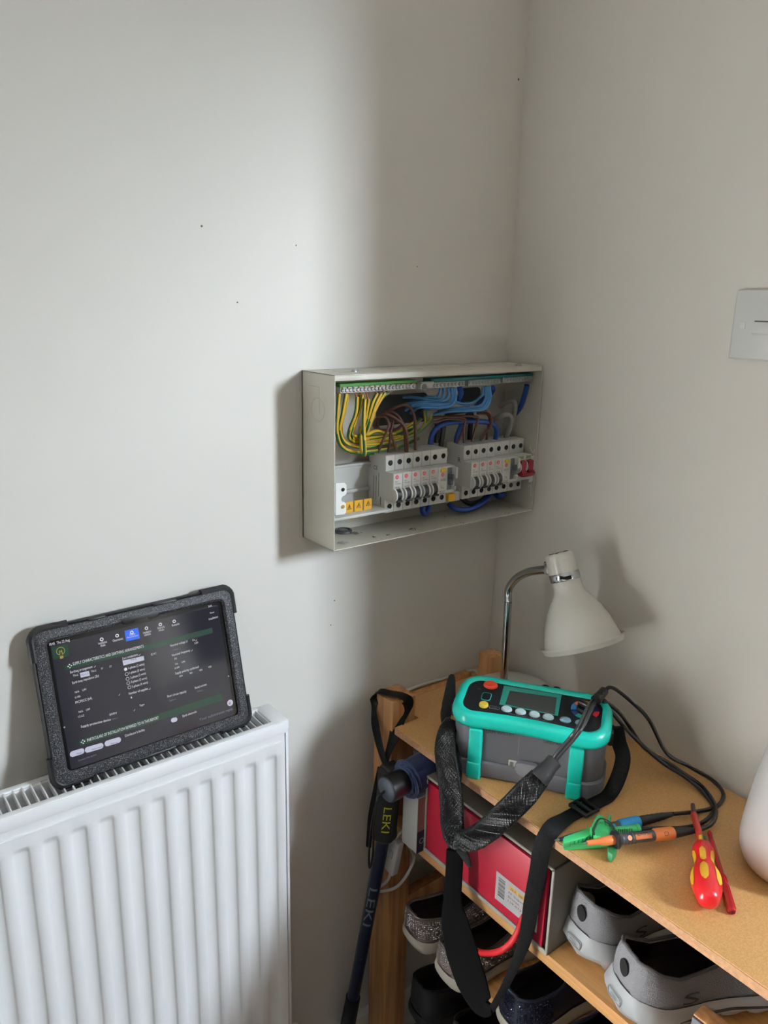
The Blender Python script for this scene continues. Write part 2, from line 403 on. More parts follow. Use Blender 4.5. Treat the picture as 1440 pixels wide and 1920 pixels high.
uipart('selected_button', lambda m: quad(m, [(230, 1239), (270, 1230), (271, 1238), (232, 1248)]), eP)
uipart('selected_button', lambda m: quad(m, [(150, 1262), (167, 1258), (169, 1267), (152, 1271)]), eP)
def pill(m, u0, v0, u1, v1, r):
    a, b = tp(u0, v0), tp(u1, v1); d = (b-a); L = d.length; X = d/L; ang = math.atan2(X.y, X.x); c = (a+b)/2
    m.prism([(c.x+x*math.cos(ang)-y*math.sin(ang), c.y+x*math.sin(ang)+y*math.cos(ang)) for x, y in rrect(L/2+r, r, r*.98, 6)], ZS, ZS+.0001)
uipart('pill_button', lambda m: pill(m, 137, 1414, 153, 1409, .0034), eP)
uipart('pill_button', lambda m: pill(m, 165, 1406, 189, 1399, .0034), eP)
uipart('pill_button', lambda m: pill(m, 202, 1394, 222, 1388, .0034), eP)
def disc(m, u, v, r, r2=None):
    c = tp(u, v)
    if r2 is None: m.prism([(c.x+r*math.cos(2*pi*k/20), c.y+r*math.sin(2*pi*k/20)) for k in range(20)], ZS+.00012, ZS+.0002)
    else:
        mm = [[(c.x+q*math.cos(2*pi*k/20), c.y+q*math.sin(2*pi*k/20), ZS+.0002) for k in range(20)] for q in (r, r2)]; m.loft(mm)
uipart('round_button', lambda m: disc(m, 432, 1318, .0042), eP)
uipart('round_button_mark', lambda m: disc(m, 431, 1319, .0018), em('ui_pink', '#c06a80', .7))
uipart('toggle', lambda m: pill(m, 325, 1350.5, 329, 1349.5, .0028), eP)
uipart('radio_button', lambda m: disc(m, 236, 1255, .0020), eW)
for (u, v) in ((238, 1264), (239.5, 1273), (241, 1281), (243, 1289)): uipart('radio_button', lambda m: disc(m, u, v, .0021, .0017), eW)
def bulb(m):
    c = tp(114, 1221); pts = [V((c.x+.0045*math.cos(a), c.y+.0045*math.sin(a), ZS+.0002)) for a in [math.radians(-60+k*300/14) for k in range(15)]]
    m.tube(pts, .00024, 5, 2)
    for dy in (-.006, -.0072, -.0084): m.tube([V((c.x-.0018, c.y+dy, ZS+.0002)), V((c.x+.0018, c.y+dy, ZS+.0002))], .0004, 5, 0)
    m.tube([V((c.x-.0015, c.y-.0045, ZS+.0002)), V((c.x-.001, c.y+.001, ZS+.0002)), V((c.x, c.y-.001, ZS+.0002)), V((c.x+.001, c.y+.001, ZS+.0002)), V((c.x+.0015, c.y-.0045, ZS+.0002))], .0003, 5, 0)
uipart('bulb_logo', bulb, eY)
TXS = [('18:45  Thu 22 Aug', 93, 1211, 131, 1202), ('SUPPLY CHARACTERISTICS AND EARTHING ARRANGEMENTS', 137, 1248, 270, 1214), ('Earthing arrangement', 132, 1263, 174, 1252), ('TN-S', 137, 1269, 147, 1267), ('TN-C', 171, 1261, 181, 1259),
 ('TT', 190, 1256, 194, 1255), ('IT', 206, 1252, 210, 1251), ('Earth loop impedance (Ze)', 136, 1283, 186, 1269), ('N/A', 141, 1300, 149, 1298), ('LIM', 155, 1296, 162, 1294), ('0.105', 141, 1310, 151, 1307), ('PFC/PSCC (kA)', 142, 1320, 173, 1311), ('N/A', 148, 1337, 156, 1335), ('LIM', 162, 1333, 169, 1331), ('12.62', 147, 1346, 158, 1343),
 ('Supply protective device', 152, 1365, 208, 1351), ('BS/EN', 206, 1342, 219, 1338), ('Type', 262, 1325, 271, 1322), ('PARTICULARS OF INSTALLATION REFERRED TO IN THIS REPORT', 164, 1391, 298, 1348), ("Distributor's facility", 235, 1382, 272, 1370), ('Live conductors', 230, 1237, 259, 1229), ('1-phase (2 wire)', 241, 1255, 271, 1247), ('1-phase (3 wire)', 243, 1264, 272, 1256), ('2-phase (3 wire)', 245, 1273, 274, 1264), ('3-phase (3 wire)', 246, 1281, 276, 1273), ('3-phase (4 wire)', 248, 1290, 278, 1281), ('Number of supplies', 242, 1303, 278, 1293), ('1', 246, 1310, 248, 1309),
 ('DC', 284, 1229, 294, 1226), ('Nominal voltage U', 320, 1213, 352, 1204), ('Uo', 361, 1202, 366, 1201), ('230', 365, 1208, 372, 1206), ('Nominal frequency', 323, 1231, 357, 1221), ('50', 327, 1237, 332, 1236), ('N/A', 329, 1247, 334, 1246), ('LIM', 341, 1243, 347, 1242), ('0.00', 328, 1255, 337, 1252), ('Supply polarity confirmed', 329, 1265, 373, 1252), ('N/A', 337, 1270, 343, 1268), ('NO', 356, 1264, 361, 1263), ('YES', 374, 1259, 380, 1257), ('YES', 391, 1253, 397, 1251), ('Short circuit capacity', 314, 1308, 350, 1298), ('Rated current', 366, 1292, 388, 1285), ('Earth electrode', 343, 1345, 369, 1336), ('26%', 391, 1139, 398, 1137), ('Notes', 394, 1151, 402, 1149), ('installation', 392, 1163, 409, 1158),
 ('Installation', 185, 1209, 201, 1205), ('details', 189, 1213, 198, 1211), ('Observations', 212, 1204, 231, 1199), ('Installation', 269, 1189, 284, 1185), ('schedule', 271, 1193, 283, 1190), ('Board &', 296, 1180, 309, 1177), ('circuits', 298, 1184, 308, 1182), ('Remarks', 323, 1175, 337, 1171)]
for t in TXS:
    mb = MB(); text(mb, t[0], tp(t[1], t[2], ZS+.0002), tp(t[3], t[4], ZS+.0002), (0, 1, 0), .0023 if len(t[0]) <= 5 else (.0036 if t[0].isupper() else .0030))
    build('interface_text', mb, eW, screen, local=True, smooth=0)
mb = MB()
for t in (('Supply', 243, 1192, 254, 1189), ('characteristics', 238, 1197, 260, 1192)): text(mb, t[0], tp(t[1], t[2], ZS+.0002), tp(t[3], t[4], ZS+.0002), (0, 1, 0))
build('tab_text', mb, eW, screen, local=True, smooth=0)
mb = MB()
for t in (('Select...', 325, 1220, 337, 1217), ('Select...', 210, 1350, 222, 1347), ('Select...', 318, 1316, 333, 1311), ('Select...', 370, 1298, 382, 1295), ('Camera this device', 147, 1428, 181, 1416), ('Your submission reply', 374, 1352, 437, 1331)): text(mb, t[0], tp(t[1], t[2], ZS+.0002), tp(t[3], t[4], ZS+.0002), (0, 1, 0))
build('faint_text', mb, eD, screen, local=True, smooth=0)
mb = MB()
for t in (('TN-C-S', 152, 1268, 166, 1264), ('TN-S', 245, 1240, 256, 1237), ('Notes', 144, 1415, 154, 1412), ('Observations', 172, 1407, 192, 1401), ('Inspector', 208, 1396, 221, 1392)): text(mb, t[0], tp(t[1], t[2], ZS+.0003), tp(t[3], t[4], ZS+.0003), (0, 1, 0))
build('button_text', mb, mat('ui_dark', '#22233a', .5), screen, local=True, smooth=0)
def icon(m):
    for (u, v, r) in ((191, 1199, .0022), (220, 1192, .0022), (275, 1178, .0022), (301, 1171, .0022), (327, 1165, .0022), (247.5, 1186, .0022), (121, 1364, .0009), (429, 1268, .0008)): disc(m, u, v, r, r*.5)
    for (u, v) in ((131, 1249), (156, 1391)):
        c = tp(u, v)
        for dx, dy in ((-.0018, 0), (.0018, 0), (0, .0018), (0, -.0018)): m.prism([(c.x+dx+x*.0009, c.y+dy+y*.0009) for x, y in ((1, 0), (0, 1), (-1, 0), (0, -1))], ZS+.0001, ZS+.0002)
    for (u, v) in ((178, 1250), (224, 1303), (262, 1228), (281, 1292), (368, 1201), (360, 1220), (252, 1332)):
        c = tp(u, v); m.tube([V((c.x-.001, c.y, ZS+.0002)), V((c.x-.0003, c.y-.0008, ZS+.0002)), V((c.x+.0012, c.y+.001, ZS+.0002))], .0002, 4, 0)
uipart('icon', icon, eW)

# ------------------------------------------------------------------ consumer unit
BXL, BXR, BD, BZT, BZB = -.3926, .0, .081, 1.2581, 1.0231
cu = thing('fuse_box', 'open metal consumer unit with exposed wiring and breakers on the wall by the corner', 'fuse box', ((BXL+BXR)/2, 0, BZB))
steel = mat('cream_steel', '#c9c6ba', .45, noise=(20, .02))
mb = MB(); t = .0014
mb.b2((BXL, -.0035, BZB), (BXR, -.001, BZT)); mb.b2((BXL, -BD, BZB), (BXL+t, -.001, BZT), .0004, 1); mb.b2((BXR-t, -BD, BZB), (BXR, -.001, BZT), .0004, 1)
mb.b2((BXL, -BD, BZT-t), (BXR, -.001, BZT), .0004, 1); mb.b2((BXL, -BD, BZB), (BXR, -.001, BZB+t), .0004, 1)
mb.b2((BXL+.001, -BD+.001, BZT-.008), (BXR-.001, -BD+.010, BZT-.001), .001); 
build('enclosure', mb, steel, cu)
# knockouts: faint pressed discs on the left side and inside, screws on top
mb = MB(); p = pX(596, 768, BXL); mb.lathe([(.0148, -.0003), (.0155, .0004), (.0160, .0004), (.0166, -.0003)], p, (-1, 0, 0), 28, False, False)
build('knockout', mb, mat('knockout_edge', '#bfbcb0', .5), cu)
mb = MB(); p = pX(965, 745, BXR-.0015); mb.lathe([(.0148, -.0003), (.0155, .0006), (.0160, .0006), (.0166, -.0003)], p, (-1, 0, 0), 28, False, False)
build('knockout', mb, MATS['knockout_edge'], cu)
mb = MB()
for k in range(9): mb.b2((BXL+.03+.04*k, -.05, BZT), (BXL+.052+.04*k, -.0496, BZT+.0002)); mb.b2((BXL+.03+.04*k, -.03, BZT), (BXL+.0303+.04*k, -.05, BZT+.0002))
mb.b2((BXL-.0002, -.045, 1.205), (BXL, -.0445, 1.24)); mb.b2((BXL-.0002, -.045, 1.2395), (BXL, -.022, 1.24))
build('punched_slot', mb, mat('slot_line', '#a9a598', .7), cu)
zinc = mat('zinc', '#a8aaab', .35, .9); dark = mat('black_plastic', '#121214', .5); holem = mat('hole_black', '#08080a', .8)
for (u, v) in ((664, 697), (972, 686)):
    p = pZ(u, v, BZT); mb = MB(); mb.lathe([(.0052, 0), (.0052, .0008), (.004, .003), (.0012, .0036)], p, (0, 0, 1), 20); mb.b2(p+V((-.004, -.0006, .0034)), p+V((.004, .0006, .0037))); build('screw', mb, zinc, cu)
# DIN rail and pressed carrier
carr = mat('grey_plastic', '#bfc0bc', .5)
mb = MB(); mb.b2((BXL+.003, -.022, 1.118), (BXR-.01, -.016, 1.122)); mb.b2((BXL+.003, -.018, 1.085), (BXR-.01, -.014, 1.122)); mb.b2((BXL+.003, -.024, 1.122), (BXR-.01, -.014, 1.126), .001)
mb.b2((BXL+.003, -.022, 1.083), (BXR-.01, -.015, 1.088), .001); mb.b2((BXL+.003, -.016, 1.052), (BXR-.01, -.013, 1.085))
build('din_rail', mb, carr, cu)
p0, p1 = pY(645, 972, -.062), pY(706, 957, -.062)
mb = MB(); mb.b2((BXL+.004, -.066, p1.z-.004), (-.285, -.012, p1.z), .0008); build('carrier_tray', mb, carr, cu)
# white end bracket on the left
def poly_px(pts, y): return [pY(u, v, y) for u, v in pts]
BY = -.0795
a = poly_px([(629, 906), (645, 905), (649, 909), (649, 926), (645, 929), (641, 931), (639, 936), (641, 940), (645, 941), (648, 944), (648, 961), (645, 964), (629, 966)], BY)
mb = MB(); mb.prism([(p.x, p.z) for p in a], -.0008, .0008, M.Translation((0, BY, 0)) @ M.Rotation(pi/2, 4, 'X'), 0); mb.b2((a[0].x-.0005, BY, a[-1].z+.002), (a[0].x+.0012, BY+.03, a[0].z-.002))
brk = build('end_bracket', mb, mat('white_nylon', '#dedfdd', .4), cu)
for (u, v, m_) in ((643, 918, holem), (643, 950, mat('brass', '#a98c55', .35, .8))):
    p = pY(u, v, BY-.001); mb = MB(); mb.cyl(p, p+V((0, -.0006, 0)), .0026, n=16); build('bracket_hole', mb, m_, brk)
a = poly_px([(994, 856), (1004, 853), (1002, 902), (991, 904)], -.076)
mb = MB(); mb.prism([(p.x, p.z) for p in a], -.001, .001, M.Translation((0, -.076, 0)) @ M.Rotation(pi/2, 4, 'X')); mb.b2((a[0].x, -.075, a[3].z+.004), (a[0].x+.0015, -.04, a[0].z-.004)); brk2 = build('end_bracket', mb, MATS['white_nylon'], cu)
p = pY(997, 866, -.0775); mb = MB(); mb.cyl(p, p+V((0, -.0006, 0)), .0024, n=16); build('bracket_hole', mb, holem, brk2)
mb = MB()
for pts in ([(994, 838), (996, 845), (1000, 849), (1002, 843)], [(990, 913), (992, 908), (995, 912)], [(996, 905), (995, 930)]):
    mb.tube([pX(u, v, BXR-.003) for u, v in pts], .0006, 5, 3)
build('bent_tab', mb, MATS['white_nylon'], cu)
# modules
PITCH_ = .0167; FY, NY = -.058, -.0765
ZB_, Z1, Z2, ZT_ = 1.0558, 1.0752, 1.1180, 1.1400
mcb_w = mat('breaker_white', '#cdcdc9', .4); red = mat('logo_red', '#c2343f', .5); ink = mat('ink_grey', '#4b4b4b', .6); tog = mat('toggle_dark', '#26272b', .35)
def module(name, x, n=1, nose=True, nose_w=None):
    w_ = PITCH_*n-.0003; mb = MB()
    mb.b2((x, FY, ZB_), (x+w_, -.018, Z1+.001), .0007, 1); mb.b2((x, FY+.002, Z1), (x+w_, -.018, Z2)); mb.b2((x, FY, Z2-.001), (x+w_, -.018, ZT_), .0007, 1)
    if nose: mb.b2((x, NY, Z1+.001), (x+w_, FY+.004, Z2-.001), .0009, 1)
    m_ = build(name, mb, mcb_w, cu)
    for k in range(n):
        cx = x+PITCH_*(k+.5)-.0002
        for z in ((Z2+ZT_)/2, (ZB_+Z1)/2-.0003):
            mb = MB(); mb.lathe([(.0036, 0), (.0040, .0003), (.0030, -.003), (.0012, -.0031)], (cx, FY-.0004, z), (0, -1, 0), 16)
            mb.cyl((cx, FY-.0006, z), (cx, FY+.001, z), .0034, n=16); build('terminal_hole', mb, holem, m_)
    return m_
def face_text(m_, x, lines, y=NY-.0004):
    mb = MB()
    for (t_, dx, z, wd, h) in lines: text(mb, t_, (x+dx, y, z), (x+dx+wd, y, z), (0, 0, 1), h)
    build('print', mb, ink, m_, smooth=0)
def logo(m_, x, z, y=NY-.0004):
    mb = MB(); mb.cyl((x, y+.0003, z), (x, y, z), .0029, n=18); build('logo', mb, red, m_)
    mb = MB()
    for dx in (-.0012, 0, .0012): mb.b2((x+dx-.0002, y-.0001, z-.0017), (x+dx+.0002, y, z+.0017))
    mb.b2((x-.0014, y-.0001, z-.0002), (x+.0014, y, z+.0002)); build('logo_mark', mb, mat('logo_pale', '#dba7aa', .5), m_)
def mcb(x):
    m_ = module('circuit_breaker', x); cx = x+PITCH_/2
    logo(m_, cx-.002, Z2-.006); face_text(m_, x, [('B6', .003, Z2-.0135, .004, .0018), ('NHXB06', .003, Z2-.0165, .010, .0018), ('MCB', .0035, Z2-.0225, .0075, .0026)])
    zc = Z1+.0105
    mb = MB(); 
    for s_ in (-1, 1): mb.prism([(.0105*math.cos(a_), .0105*math.sin(a_)) for a_ in [pi/2+pi*k/14 for k in range(15)]], -.0012, .0012, M((( 0, 0, 1, cx+s_*.0052-.001), (1, 0, 0, NY+.003), (0, 1, 0, zc), (0, 0, 0, 1))))
    build('toggle_guard', mb, mcb_w, m_)
    mb = MB(); mb.prism([(.0095*math.cos(a_), .0095*math.sin(a_)) for a_ in [pi/2+pi*k/14 for k in range(15)]], -.0034, .0034, M(((0, 0, 1, cx-.0008), (1, 0, 0, NY+.003), (0, 1, 0, zc), (0, 0, 0, 1))))
    mb.b2((cx-.0058, NY-.0075, zc-.0095), (cx+.0056, NY+.001, zc-.0063), .001, 1)
    build('toggle', mb, tog, m_); return m_
def rcd(x):
    m_ = module('residual_current_device', x, 2); 
    mb = MB(); mb.b2((x+.004, NY-.0024, Z2-.0085), (x+.0145, NY+.001, Z2-.0035), .0008); build('test_button', mb, mat('test_yellow', '#d9b92e', .4), m_)
    logo(m_, x+.0085, Z2-.0125); face_text(m_, x, [('RCD', .0045, Z2-.0215, .009, .003), ('80A 30mA', .003, Z1+.0045, .011, .0018), ('WRSS80/2', .003, Z1+.0018, .011, .0018), ('TL', .005, Z1+.009, .007, .003)])
    mb = MB(); mb.b2((x+.018, NY-.0003, Z1+.006), (x+.0262, NY+.0005, Z2-.003)); build('toggle_recess', mb, mat('recess_grey', '#6e7276', .5), m_)
    mb = MB(); mb.b2((x+.0195, NY-.0075, Z1+.014), (x+.0245, NY, Z1+.0225), .001); mb.b2((x+.0203, NY-.009, Z1+.021), (x+.0238, NY, Z1+.031), .001); build('toggle', mb, mat('toggle_slate', '#4a5057', .4), m_)
    mb = MB(); mb.b2((x+.0265, NY-.009, Z1+.024), (x+.031, NY, Z2-.002), .0008, 1); mb.b2((x+.0265, NY-.007, Z1+.006), (x+.031, NY, Z1+.012), .0008, 1); build('toggle_guard', mb, mcb_w, m_); return m_
XB1 = -.2900; XB2 = -.1397
for k in range(5): mcb(XB1+PITCH_*k)
r1 = rcd(XB1+PITCH_*5)
for k in range(4): mcb(XB2+PITCH_*k)
r2 = rcd(XB2+PITCH_*4)
# printed side plate marks of the first bank
mb = MB()
for k, (y0, z0) in enumerate(((-.030, 1.072), (-.036, 1.072), (-.042, 1.078))): mb.b2((XB1-.0002, y0, z0), (XB1, y0-.0008, z0+.035))
text(mb, 'CE', (XB1-.0002, -.030, 1.116), (XB1-.0002, -.040, 1.116), (0, 0, 1)); text(mb, 'R', (XB2-.0002, -.046, 1.113), (XB2-.0002, -.052, 1.113), (0, 0, 1)); mb.b2((XB1-.0002, -.047, 1.066), (XB1, -.0485, 1.078))
build('side_print', mb, ink, cu, smooth=0)
# main switch
xm = XB2+PITCH_*6; ms = module('main_switch', xm, 2); redt = mat('switch_red', '#7c1a26', .4)
for k in range(2):
    cx = xm+PITCH_*(k+.5)
    mb = MB(); mb.b2((cx-.0052, NY-.0006, Z2-.0065), (cx+.0052, NY+.001, Z2-.002)); build('status_window', mb, mat('status_green', '#7f9a62', .35), ms)
    mb = MB(); mb.prism([(-.010, .010), (-.002, .0115), (.004, .008), (.004, -.006), (-.002, -.013), (-.013, -.014), (-.015, -.009), (-.009, -.004)], -.0056, .0056, M(((0, 0, 1, cx), (1, 0, 0, NY+.003), (0, 1, 0, Z1+.023), (0, 0, 0, 1)))); build('switch_lever', mb, redt, ms)
mb = MB(); mb.b2((xm+.004, NY-.012, Z1+.009), (xm+.0295, NY-.006, Z1+.0155), .0012); build('lever_bridge', mb, redt, ms)
for k in range(3):
    mb = MB(); cx = xm+.0012+.0155*k; mb.prism([(.011*math.cos(a_), .011*math.sin(a_)) for a_ in [pi/2+pi*q/12 for q in range(13)]], -.0009, .0009, M(((0, 0, 1, cx), (1, 0, 0, NY+.003), (0, 1, 0, Z1+.024), (0, 0, 0, 1)))); build('lever_guard', mb, mcb_w, ms)
# yellow warning tags
yel = mat('warning_yellow', '#d8a11c', .45)
for (u0, v0, u1, v1) in ((646, 942, 662, 962), (664, 939, 680, 958), (682, 936, 697, 954)):
    a, b = pY(u0, v0, -.05), pY(u1, v1, -.05); mb = MB(); mb.b2((a.x, -.051, b.z), (b.x-.0006, -.049, a.z), .0004, 1); mb.b2((a.x+.001, -.063, b.z-.004), (b.x-.002, -.049, b.z), .0006, 1)
    wt = build('warning_tag', mb, yel, cu); cx, cz = (a.x+b.x)/2, (a.z+b.z)/2+.001
    tri = [V((cx-.0036, -.0513, cz-.003)), V((cx+.0036, -.0513, cz-.003)), V((cx, -.0513, cz+.0038))]
    mb = MB(); mb.tube(tri, .00045, 4, 0, closed=True); mb.tube([V((cx+.0006, -.0513, cz+.0016)), V((cx-.0006, -.0513, cz)), V((cx+.0006, -.0513, cz-.0001)), V((cx-.0003, -.0513, cz-.002))], .0004, 4, 0); build('warning_triangle', mb, ink, wt)
for (u0, v0, u1, v1) in ((833, 925, 845, 936),):
    a, b = pY(u0, v0, -.05), pY(u1, v1, -.05); mb = MB(); mb.b2((a.x, -.06, b.z), (b.x, -.049, a.z), .0006, 1); build('warning_tag', mb, yel, cu)
mb = MB(); mb.b2((XB1+PITCH_*7+.001, FY+.004, ZB_-.002), (XB2-.001, -.02, ZB_+.012), .001); build('blank_clip', mb, mcb_w, cu)
# grommet and swarf in the bottom
p = pZ(644, 998, BZB+.0015); mb = MB(); mb.lathe([(.011, 0), (.0125, .001), (.0125, .004), (.011, .005), (.009, .005), (.009, .002), (.0085, 0)], p, (0, 0, 1), 28); mb.lathe([(.007, 0), (.0085, .002), (.007, .004)], p, (0, 0, 1), 24); build('cable_gland', mb, mat('gland_steel', '#7e8285', .35, .8), cu)
mb = MB(); rnd = random.Random(3)
for (u, v, n, spread) in ((642, 1018, 40, .006), (668, 1000, 26, .007), (775, 993, 18, .005), (703, 1007, 6, .004), (726, 1004, 6, .004), (690, 1015, 8, .03), (850, 975, 10, .05), (930, 955, 10, .04)):
    c = pZ(u, v, BZB+.002)
    for k in range(n):
        q = c+V((rnd.gauss(0, spread*.6), rnd.gauss(0, spread*.5), rnd.random()*.001)); q.x = max(BXL+.004, min(BXR-.004, q.x)); q.y = max(-BD+.002, min(-.004, q.y)); a_ = rnd.random()*6; mb.mi = 1 if (v > 1010 or rnd.random() < .3) else 0
        mb.box(q, (.0016+rnd.random()*.0016, .0006, .0005), M.Rotation(a_, 3, 'Z'))
stuff(build('metal_swarf', mb, [mat('swarf_dark', '#4a4640', .6), mat('swarf_light', '#cfcdc6', .4, .5)], cu))
# terminal bars
barm = mat('terminal_steel', '#b4b4ae', .3, .6); grn = mat('bar_green', '#2f7d22', .45); teal_ = mat('bar_teal', '#0c6f70', .45); copper = mat('bare_copper', '#b5623a', .35, .7)
def bar(name, u0, u1, v0, v1, n, insul, ins_px):
    y = -.064; a, b = pY(u0, v0, y), pY(u1, v1, y); z = (a.z+b.z)/2
    mb = MB(); mb.b2((a.x, y, z-.0042), (b.x, y+.009, z+.0042), .0006, 1); o = build(name, mb, barm, cu)
    for k in range(n):
        x = a.x+.004+(b.x-a.x-.008)*k/(n-1)
        mb = MB(); mb.lathe([(.0027, -.001), (.0027, .0012), (.002, .0018)], (x, y, z), (0, -1, 0), 12); mb.b2((x-.0005, y-.0021, z-.0018), (x+.0005, y-.0016, z+.0018)); build('terminal_screw', mb, zinc, o)
    return z
ze = bar('earth_bar', 638, 780, 731, 725, 21, grn, None)
for (u0, u1, v0, v1, n) in ((810, 872, 723, 719, 9), (878, 938, 719, 714, 10), (944, 1000, 714, 709, 10)): bar('neutral_bar', u0, u1, v0, v1, n, teal_, None)
y = -.058
for (nm, u0, u1, m_) in (('earth_bar_carrier', 634, 778, grn), ('neutral_bar_carrier', 804, 996, teal_)):
    a, b = pY(u0, 722, y), pY(u1, 712, y); mb = MB(); mb.b2((a.x, y-.004, ze+.003), (b.x, y+.014, ze+.0085), .0008, 1); build(nm, mb, m_, cu)
a, b = pY(636, 730, y), pY(1002, 712, y); mb = MB(); mb.b2((a.x-.004, y+.003, ze-.004), (BXR-.006, y+.008, ze+.004)); mb.b2((pY(783, 728, y).x, y-.007, ze-.005), (pY(808, 725, y).x, y+.003, ze+.005), .001); build('bar_mount', mb, carr, cu)
mb = MB(); p = pY(796, 726, y-.0075); mb.lathe([(.0045, 0), (.0045, .0004)], p, (0, -1, 0), 18); build('mount_screw', mb, mat('dull_steel', '#6c6a64', .5, .6), cu)
# wiring
eY1, eG1 = mat('wire_yellow', '#be9a26', .4), mat('wire_green', '#2a612c', .4)
wb, wl, wbr, wgr, wbk = mat('wire_deep_blue', '#133c86', .4), mat('wire_pale_blue', '#3f78ac', .4), mat('wire_brown', '#4d2a20', .4), mat('wire_grey', '#85857f', .45), mat('wire_black', '#17161a', .5)
def wire(name, pts, r, m_, stripe=False, n=9):
    P_ = [pY(*q) for q in pts]
    for q in P_: q.y = min(max(q.y, -.076), -.005)
    mb = MB(); mb.tube(P_, r, n, 7, stripe=(0, 1, 2) if stripe else None); return build(name, mb, m_, cu, smooth=80)
E2 = [eY1, eG1]
ew = [  # (pixel, pixel, depth): earth wires drop from the bar and sweep to the right behind the breakers
 [(636, 738, -.066), (633, 775, -.066), (632, 812, -.064), (641, 837, -.06), (665, 848, -.055), (700, 846, -.05), (745, 838, -.045), (785, 822, -.04)],
 [(649, 738, -.066), (642, 778, -.066), (637, 805, -.06), (648, 830, -.056), (680, 838, -.05), (730, 830, -.044), (775, 815, -.04), (806, 790, -.038), (809, 780, -.036)],
 [(652, 740, -.062), (648, 765, -.058), (640, 800, -.05), (646, 840, -.045), (672, 850, -.045), (700, 850, -.04)],
 [(670, 744, -.067), (667, 775, -.066), (656, 805, -.06), (655, 822, -.055), (672, 830, -.05), (715, 828, -.045), (760, 818, -.04), (795, 800, -.035), (797, 770, -.03)],
 [(676, 740, -.064), (671, 775, -.06), (660, 812, -.055), (666, 824, -.05), (700, 826, -.044), (750, 818, -.04)],
 [(680, 740, -.067), (674, 772, -.066), (663, 800, -.062), (660, 815, -.058), (674, 818, -.05)],
 [(684, 748, -.071), (682, 790, -.073), (683, 825, -.073), (684, 850, -.073), (681, 852, -.069), (678, 842, -.064), (677, 800, -.056)],
 [(691, 748, -.066), (687, 775, -.064), (681, 805, -.06), (675, 820, -.056), (690, 822, -.048), (730, 815, -.04), (772, 800, -.034)],
 [(707, 738, -.066), (698, 757, -.066), (690, 785, -.064), (680, 812, -.060), (678, 832, -.058), (690, 838, -.05), (740, 825, -.042)],
 [(714, 738, -.067), (704, 760, -.067), (694, 790, -.066), (686, 812, -.062), (676, 826, -.058), (683, 834, -.052), (720, 832, -.045)],
 [(722, 737, -.067), (712, 752, -.067), (702, 772, -.067), (692, 798, -.064), (688, 815, -.058), (705, 808, -.05), (740, 813, -.04), (780, 790, -.032)],
 [(728, 737, -.066), (717, 745, -.066), (705, 760, -.064), (693, 775, -.06), (687, 800, -.05), (696, 818, -.042), (760, 812, -.032), (790, 785, -.026)]]
for k, q in enumerate(ew): wire('earth_wire', q, .0026 if k not in (2, 5) else .0021, E2, True)
mb = MB()
for q in ew:
    a = pY(q[0][0], q[0][1], q[0][2]); mb.tube([a+V((0, 0, -.003)), V((a.x, -.06, ze-.003))], .0012, 6, 0)
for k in range(16):
    x = -.37+.009*k; mb.tube([(x, -.0655, ze+.003), (x+.001, -.058, ze+.0048)], .0008, 5, 0)
build('bare_copper_end', mb, copper, cu)
nw = [[(826, 728, -.06), (824, 738, -.06), (818, 745, -.055), (800, 745, -.045), (780, 752, -.03), (760, 760, -.02)],
 [(832, 728, -.06), (832, 740, -.06), (824, 750, -.055), (800, 748, -.045), (775, 745, -.03), (755, 745, -.02)],
 [(840, 727, -.06), (841, 741, -.06), (832, 752, -.056), (805, 752, -.046), (778, 755, -.034), (758, 758, -.02)],
 [(846, 727, -.062), (848, 745, -.062), (840, 755, -.058), (812, 757, -.048), (780, 757, -.036), (760, 770, -.02)],
 [(850, 727, -.063), (852, 747, -.064), (842, 758, -.06), (815, 760, -.05), (784, 760, -.038), (762, 765, -.02)],
 [(853, 728, -.064), (854, 750, -.066), (842, 762, -.062), (815, 764, -.052), (786, 764, -.04), (770, 775, -.02)],
 [(906, 726, -.06), (905, 738, -.058), (894, 750, -.05), (878, 757, -.044), (862, 756, -.042), (850, 752, -.04)],
 [(910, 724, -.062), (911, 745, -.062), (902, 760, -.058), (880, 764, -.05), (850, 766, -.04), (820, 772, -.026)],
 [(914, 724, -.063), (915, 748, -.064), (905, 765, -.06), (880, 768, -.052), (845, 769, -.044), (815, 776, -.03)],
 [(918, 724, -.064), (919, 750, -.066), (908, 767, -.062), (880, 770, -.054), (840, 772, -.046), (812, 778, -.032)],
 [(790, 775, -.02), (800, 768, -.03), (830, 764, -.035), (850, 768, -.04)]]
for q in nw: wire('neutral_wire', q, .0021, wl)
